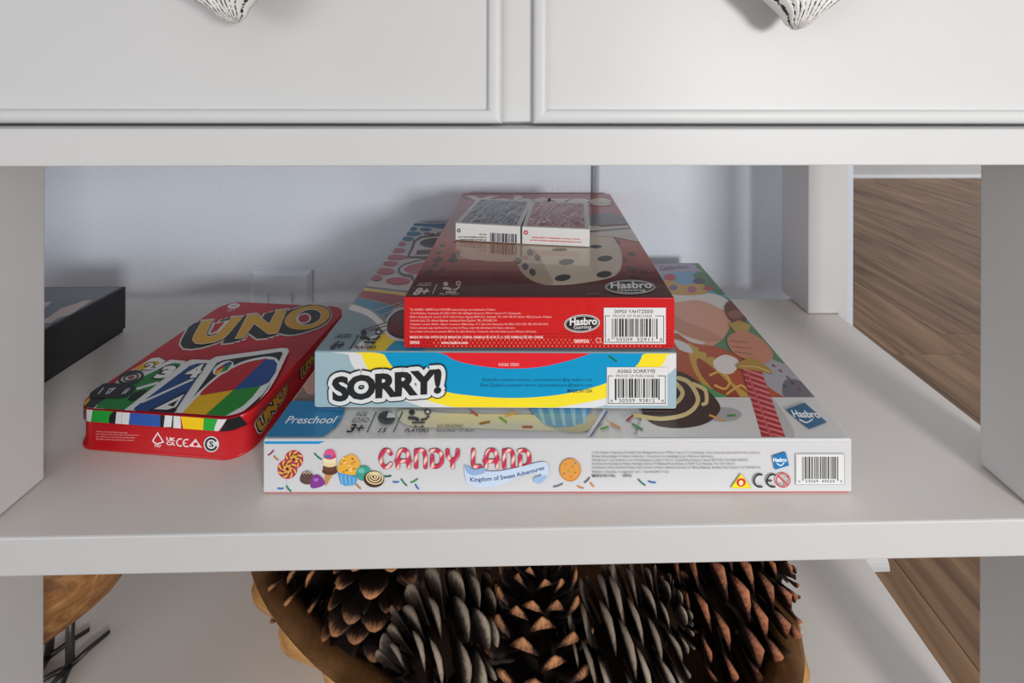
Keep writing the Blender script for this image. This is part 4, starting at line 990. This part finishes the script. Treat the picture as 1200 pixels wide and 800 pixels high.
f.ring(211.5, 518, 4, 4.2, 1.5, '#f2dada', 0, 60, 300); f.ring(219, 518.6, 4, 4.2, 1.5, '#f2dada', 0, 60, 300); f.stroke([(215.5, 518.6), (218.5, 518.6)], 1.2, '#f2dada', caps=False)
f.poly([(221.5, 522.5), (229.5, 513.5), (237, 524)], '#f0d6d6'); f.ellipse(229.5, 520, 2.6, 2.2, '#d0121c')
f.ellipse(248, 520, 9, 9.3, '#d8d8d8'); f.ring(248, 520, 6.4, 6.7, 2.4, '#2c2c2e', 0, 20, 330); f.text('S', [(246, 516.6), (250.4, 517), (250.4, 523), (246, 522.6)], '#2c2c2e', bold=.03)
f.build('side_print', M['print_tin'])
g = Art(tin, 'right', TW-.20, TD, TH, (-TD/2+1, .2, TD/2-1, 2.14), 0.01)
for q in ([(300.5, 495.5), (332, 450), (335, 461), (305.5, 505)], [(353.5, 428), (369, 405), (369.5, 416), (354, 441)]):
    g.text('UNO', q, '#d4a02f', bold=.06, outline=.20, ocol='#d9d6d2', fill=False, shear=.1); g.text('UNO', q, '#d4a02f', bold=.06, outline=.12, ocol='#242628', shear=.1)
g.build('side_lettering', M['print_tin'])

# ------------------------------------------------------------------ black box at the left
bk = empty('black_game_box', (-58.8, 38.0, SHZ))
tag(bk, 'black cardboard game box with pale pink strips on top, beside the left leg', 'game box')
BW, BD, BH = 30.0, 20.0, 4.9
box('box_lid', -15, 15, -10, 10, .35, BH, M['card_black'], bk, .08); box('box_base', -14.85, 14.85, -9.85, 9.85, 0, .5, M['card_black'], bk)
t = Art(bk, 'top', BW, BD, BH, (-14.7, -9.8, 14.7, 9.8))
t.fill('#3c4350')
def s5(P): return [(40+x/5.715, 320+y/5.715) for x, y in P]
PK = '#b39a90'
t.poly(s5([(0, 340), (62, 335), (110, 333), (160, 300), (250, 275), (320, 225), (390, 180), (330, 183), (280, 205), (180, 235), (110, 285), (62, 315), (0, 330)]), PK)
t.poly(s5([(-40, 250), (62, 238), (95, 215), (122, 188), (70, 194), (30, 210), (-40, 215)]), PK)
t.build('lid_print', M['print_gloss'])

# ------------------------------------------------------------------ wooden dough bowl
BC = (-2.96, 41.27); BA, BB_, BROT = 26.7, 13.2, math.radians(-16.3)
bowl = empty('wooden_bowl', (BC[0], BC[1], BSZ), BROT)
tag(bowl, 'long oval carved wooden bowl heaped with pine cones on the bottom shelf', 'bowl')
def ring_pts(off, z, wave=0.0, n=220):
    P = []
    for i in range(n):
        th = math.tau*i/n
        k = 26*th/math.tau; fr = k-math.floor(k)
        wv = wave*(0.5-0.5*math.cos(math.tau*fr**0.6))
        a, b = max(BA+off+wv, .1), max(BB_+off+wv, .1)
        # slight squareness keeps the hand-cut look
        P.append((a*math.cos(th), b*math.sin(th), z))
    return P
def loft(name, rings, mat, parent, cap=None, smooth=True):
    n = len(rings[0]); V = [p for r in rings for p in r]; F = []
    for r in range(len(rings)-1):
        for i in range(n): F.append((r*n+i, r*n+(i+1) % n, (r+1)*n+(i+1) % n, (r+1)*n+i))
    if cap == 'end': F.append(tuple(range((len(rings)-1)*n, len(rings)*n)))
    if cap == 'start': F.append(tuple(range(n))[::-1])
    o = mesh_from(name, V, F, mat, parent, smooth)
    return o
loft('bowl_wall', [ring_pts(-8.5, 0), ring_pts(-7.8, .5), ring_pts(-4.9, 2.6), ring_pts(-2.8, 4.6), ring_pts(-1.7, 6.0, .5), ring_pts(-1.0, 6.9, .8), ring_pts(-.7, 7.5, .6), ring_pts(-.45, 7.95)], M['bowl_rim'], bowl, 'start')
loft('bowl_hollow', [ring_pts(-.45, 7.95), ring_pts(-.8, 8.05), ring_pts(-2.0, 7.9), ring_pts(-2.6, 7.4), ring_pts(-4.2, 4.9), ring_pts(-6.6, 2.7), ring_pts(-9.6, 1.4), ring_pts(-13.1, 1.0)], M['bowl_wood'], bowl, 'end')

# ------------------------------------------------------------------ pine cones
def scale_mesh(kind):
    """One cone scale: thin plate, narrow at the root, with a thicker lip at the free end. Unit length along x, width along y."""
    st = {'lip':  [(0, .14, .03, 0), (.4, .30, .035, 0), (.72, .46, .04, .01), (.88, .50, .05, .03), (.96, .42, .06, .05), (1.01, .26, .05, .065), (1.03, .08, .03, .07)],
          'petal': [(0, .12, .03, 0), (.4, .28, .04, -.01), (.7, .42, .05, -.01), (.88, .46, .065, .0), (.97, .36, .065, .01), (1.02, .18, .045, .02), (1.03, .05, .02, .02)],
          'spike': [(0, .12, .03, 0), (.5, .30, .035, 0), (.78, .43, .045, .01), (.90, .45, .065, .03), (.96, .32, .085, .05), (1.0, .16, .075, .08), (1.05, .03, .02, .14)]}[kind]
    V = []; F = []; n = 8
    cv = {'lip': .34, 'petal': .22, 'spike': .26}[kind]
    for x, hw, th, z in st:
        for y, up in ((-hw, 0), (-hw*.66, th*.8), (0, th*1.2), (hw*.66, th*.8), (hw, 0), (hw*.6, -th*.7), (0, -th*.9), (-hw*.6, -th*.7)):
            V.append((x-cv*.25*(abs(y)/.5)**2*x, y, z+up-cv*(y/.5)**2*.35))
    for r in range(len(st)-1):
        for i in range(n): F.append((r*n+i, r*n+(i+1) % n, (r+1)*n+(i+1) % n, (r+1)*n+i))
    F.append(tuple(range((len(st)-1)*n, len(st)*n)))
    me = bpy.data.meshes.new('scale'); me.from_pydata([tuple(c*CM for c in v) for v in V], [], F); me.update()
    for p in me.polygons: p.use_smooth = True
    return me
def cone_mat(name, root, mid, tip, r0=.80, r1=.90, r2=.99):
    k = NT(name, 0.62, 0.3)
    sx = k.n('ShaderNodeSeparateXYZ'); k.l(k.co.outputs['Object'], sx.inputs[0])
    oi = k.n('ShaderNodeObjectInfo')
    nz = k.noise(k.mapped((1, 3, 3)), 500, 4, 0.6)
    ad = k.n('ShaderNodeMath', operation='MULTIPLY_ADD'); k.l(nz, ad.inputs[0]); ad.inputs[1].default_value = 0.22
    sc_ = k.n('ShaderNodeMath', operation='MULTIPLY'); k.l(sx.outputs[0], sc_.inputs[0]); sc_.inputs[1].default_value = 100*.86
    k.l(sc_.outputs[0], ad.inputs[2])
    col = k.ramp(ad.outputs[0], [(r0, lin(root)), (r1, lin(mid)), (r2, lin(tip))])  # brown roots taken near black for the shade between scales; tips paler
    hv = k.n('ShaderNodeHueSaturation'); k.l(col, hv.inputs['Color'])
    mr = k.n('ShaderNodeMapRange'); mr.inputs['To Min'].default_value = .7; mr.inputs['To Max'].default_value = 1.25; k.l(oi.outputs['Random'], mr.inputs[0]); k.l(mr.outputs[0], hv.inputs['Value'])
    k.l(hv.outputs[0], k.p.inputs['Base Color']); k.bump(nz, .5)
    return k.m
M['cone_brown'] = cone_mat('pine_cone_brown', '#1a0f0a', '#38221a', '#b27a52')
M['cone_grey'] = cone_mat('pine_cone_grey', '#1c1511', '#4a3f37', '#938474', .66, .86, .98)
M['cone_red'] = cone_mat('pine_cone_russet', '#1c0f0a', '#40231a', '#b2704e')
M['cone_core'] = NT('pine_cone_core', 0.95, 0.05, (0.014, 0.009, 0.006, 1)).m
SCALES = {}
def pinecone(label, pos, axis, length, rad, n, kind, mat, wfac=1.0, open0=-15, open1=68, roll=0.0, round_=0.5):
    a = Vector(axis).normalized()
    e1 = a.orthogonal().normalized(); e2 = a.cross(e1)
    root = empty('pine_cone', pos); tag(root, label, 'pine cone', 'pine cones in the wooden bowl')
    base = -a*length/2
    key = (kind, mat)
    if key not in SCALES: SCALES[key] = scale_mesh(kind); SCALES[key].materials.append(M[mat])
    me = SCALES[key]
    prof = lambda t: (0.55+0.45*math.sin(min(t/.38, 1)*math.pi/2)) if t < .38 else (1-((t-.38)/.62)**1.9*0.78)
    V = []; F = []; m_ = 10
    rows = 9
    for i in range(rows):
        t = i/(rows-1); c = base+a*(length*(.05+.88*t)); r_ = rad*.40*prof(t)*(0.3 if i in (0, rows-1) else 1)
        V += [tuple(c+(e1*math.cos(q*math.tau/m_)+e2*math.sin(q*math.tau/m_))*r_) for q in range(m_)]
    for i in range(rows-1):
        for q in range(m_): F.append((i*m_+q, i*m_+(q+1) % m_, (i+1)*m_+(q+1) % m_, (i+1)*m_+q))
    F.append(tuple(range(m_))[::-1]); F.append(tuple(range((rows-1)*m_, rows*m_)))
    mesh_from('core', V, F, M['cone_core'], root, True)
    rn = random.Random(hash(label) % 9973 if False else len(label)*31+n)
    GA = math.pi*(3-math.sqrt(5))
    for i in range(n):
        t = ((i+.5)/n)**0.92
        ph = roll+i*GA
        er = e1*math.cos(ph)+e2*math.sin(ph)
        be = math.radians(open0+(open1-open0)*t**0.85+(max(0, t-.8)*160)+rn.uniform(-7, 7))
        x = er*math.cos(be)+a*math.sin(be)
        y = (a.cross(er)+x.cross(a.cross(er))*rn.uniform(-.15, .15)).normalized(); z = x.cross(y)
        L = rad*prof(t)*(.92+rn.uniform(-.06, .06))*(1.0 if t < .75 else .9)
        wd = L*.62*wfac
        o = bpy.data.objects.new('scale', me); COL.objects.link(o); o.parent = root
        c = base+a*length*(.04+.86*t)+er*rad*.12
        mt = Matrix(((x.x*L, y.x*wd, z.x*L*.8, c.x*CM), (x.y*L, y.y*wd, z.y*L*.8, c.y*CM), (x.z*L, y.z*wd, z.z*L*.8, c.z*CM), (0, 0, 0, 1)))
        o.matrix_local = mt
    return root
def at(px, py, H):
    p = on_z(px, py, HC-H); return (p.x, p.y, p.z)
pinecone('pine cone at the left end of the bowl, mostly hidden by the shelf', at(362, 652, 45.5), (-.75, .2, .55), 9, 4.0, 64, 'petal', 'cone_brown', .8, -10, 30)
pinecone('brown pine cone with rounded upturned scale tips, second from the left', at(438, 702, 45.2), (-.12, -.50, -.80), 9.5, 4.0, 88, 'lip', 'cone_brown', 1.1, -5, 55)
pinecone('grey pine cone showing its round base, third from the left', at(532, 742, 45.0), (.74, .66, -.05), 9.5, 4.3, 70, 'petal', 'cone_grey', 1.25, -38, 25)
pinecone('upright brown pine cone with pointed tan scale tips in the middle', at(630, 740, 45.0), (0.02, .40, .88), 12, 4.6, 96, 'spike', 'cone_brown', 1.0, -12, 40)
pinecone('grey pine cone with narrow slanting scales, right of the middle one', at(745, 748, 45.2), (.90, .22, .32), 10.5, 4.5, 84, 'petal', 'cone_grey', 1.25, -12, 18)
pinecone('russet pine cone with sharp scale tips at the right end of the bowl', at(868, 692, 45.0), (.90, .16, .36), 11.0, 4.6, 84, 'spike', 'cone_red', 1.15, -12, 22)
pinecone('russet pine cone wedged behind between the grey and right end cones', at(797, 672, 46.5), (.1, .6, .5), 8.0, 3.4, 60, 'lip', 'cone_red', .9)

# ------------------------------------------------------------------ wooden figure on wire feet
def tube(name, P, r, mat, parent, n=8, flat=1.0):
    V = []; F = []; P = [Vector(p) for p in P]
    for i, p in enumerate(P):
        d = (P[min(i+1, len(P)-1)]-P[max(i-1, 0)]).normalized()
        s_ = d.orthogonal().normalized() if abs(d.z) > .9 else d.cross(Vector((0, 0, 1))).normalized(); u_ = s_.cross(d)
        rr = r[i] if isinstance(r, (list, tuple)) else r
        V += [tuple(p+s_*math.cos(q*math.tau/n)*rr+u_*math.sin(q*math.tau/n)*rr*flat) for q in range(n)]
    for i in range(len(P)-1):
        for q in range(n): F.append((i*n+q, i*n+(q+1) % n, (i+1)*n+(q+1) % n, (i+1)*n+q))
    F.append(tuple(range(n))[::-1]); F.append(tuple(range((len(P)-1)*n, len(P)*n)))
    return mesh_from(name, V, F, mat, parent, True)
FG = Vector((-47.0, 39.5, BSZ))
fig = empty('wooden_figure', FG); tag(fig, 'rounded wooden figure standing on black metal feet beside the left leg', 'ornament')
V = []; F = []; nu, nv = 40, 24
rnf = random.Random(4)
for j in range(nv+1):
    th = math.pi*j/nv
    for i in range(nu):
        ph = math.tau*i/nu
        dx, dy, dz = math.sin(th)*math.cos(ph), math.sin(th)*math.sin(ph), math.cos(th)
        k = 1+.02*math.sin(5*ph+3*th)+.015*math.sin(9*th)
        V.append((dx*10.2*k+1.2, dy*7.0*k, 10.2+dz*7.4*k*(1.0 if dz < 0 else .95)))
for j in range(nv):
    for i in range(nu): F.append((j*nu+i, j*nu+(i+1) % nu, (j+1)*nu+(i+1) % nu, (j+1)*nu+i))
mesh_from('body', V, F, M['figure_wood'], fig, True)
def foot(cpx, toes, top):
    c = on_z(*cpx, BSZ+.25)-FG; ft = []
    tube('leg', [c, (c+top)/2+Vector((-.05, 0, 0)), top], .30, M['black_metal'], fig, 8, .6)
    for tx, ty in toes:
        e = on_z(tx, ty, BSZ+.22)-FG
        tube('toe', [c+Vector((0, 0, .05)), c*.5+e*.5+Vector((0, 0, .12)), e], [.24, .2, .17], M['black_metal'], fig)
c = on_z(82, 781, BSZ+.25)-FG
foot((82, 781), ((128, 740), (40, 802), (52, 812), (70, 812)), c+Vector((-.85, .9, 4.2)))
c2 = on_z(57, 770, BSZ+.25)-FG
foot((57, 770), ((105, 737), (10, 795), (22, 805), (38, 806)), c2+Vector((-.3, .7, 4.0)))
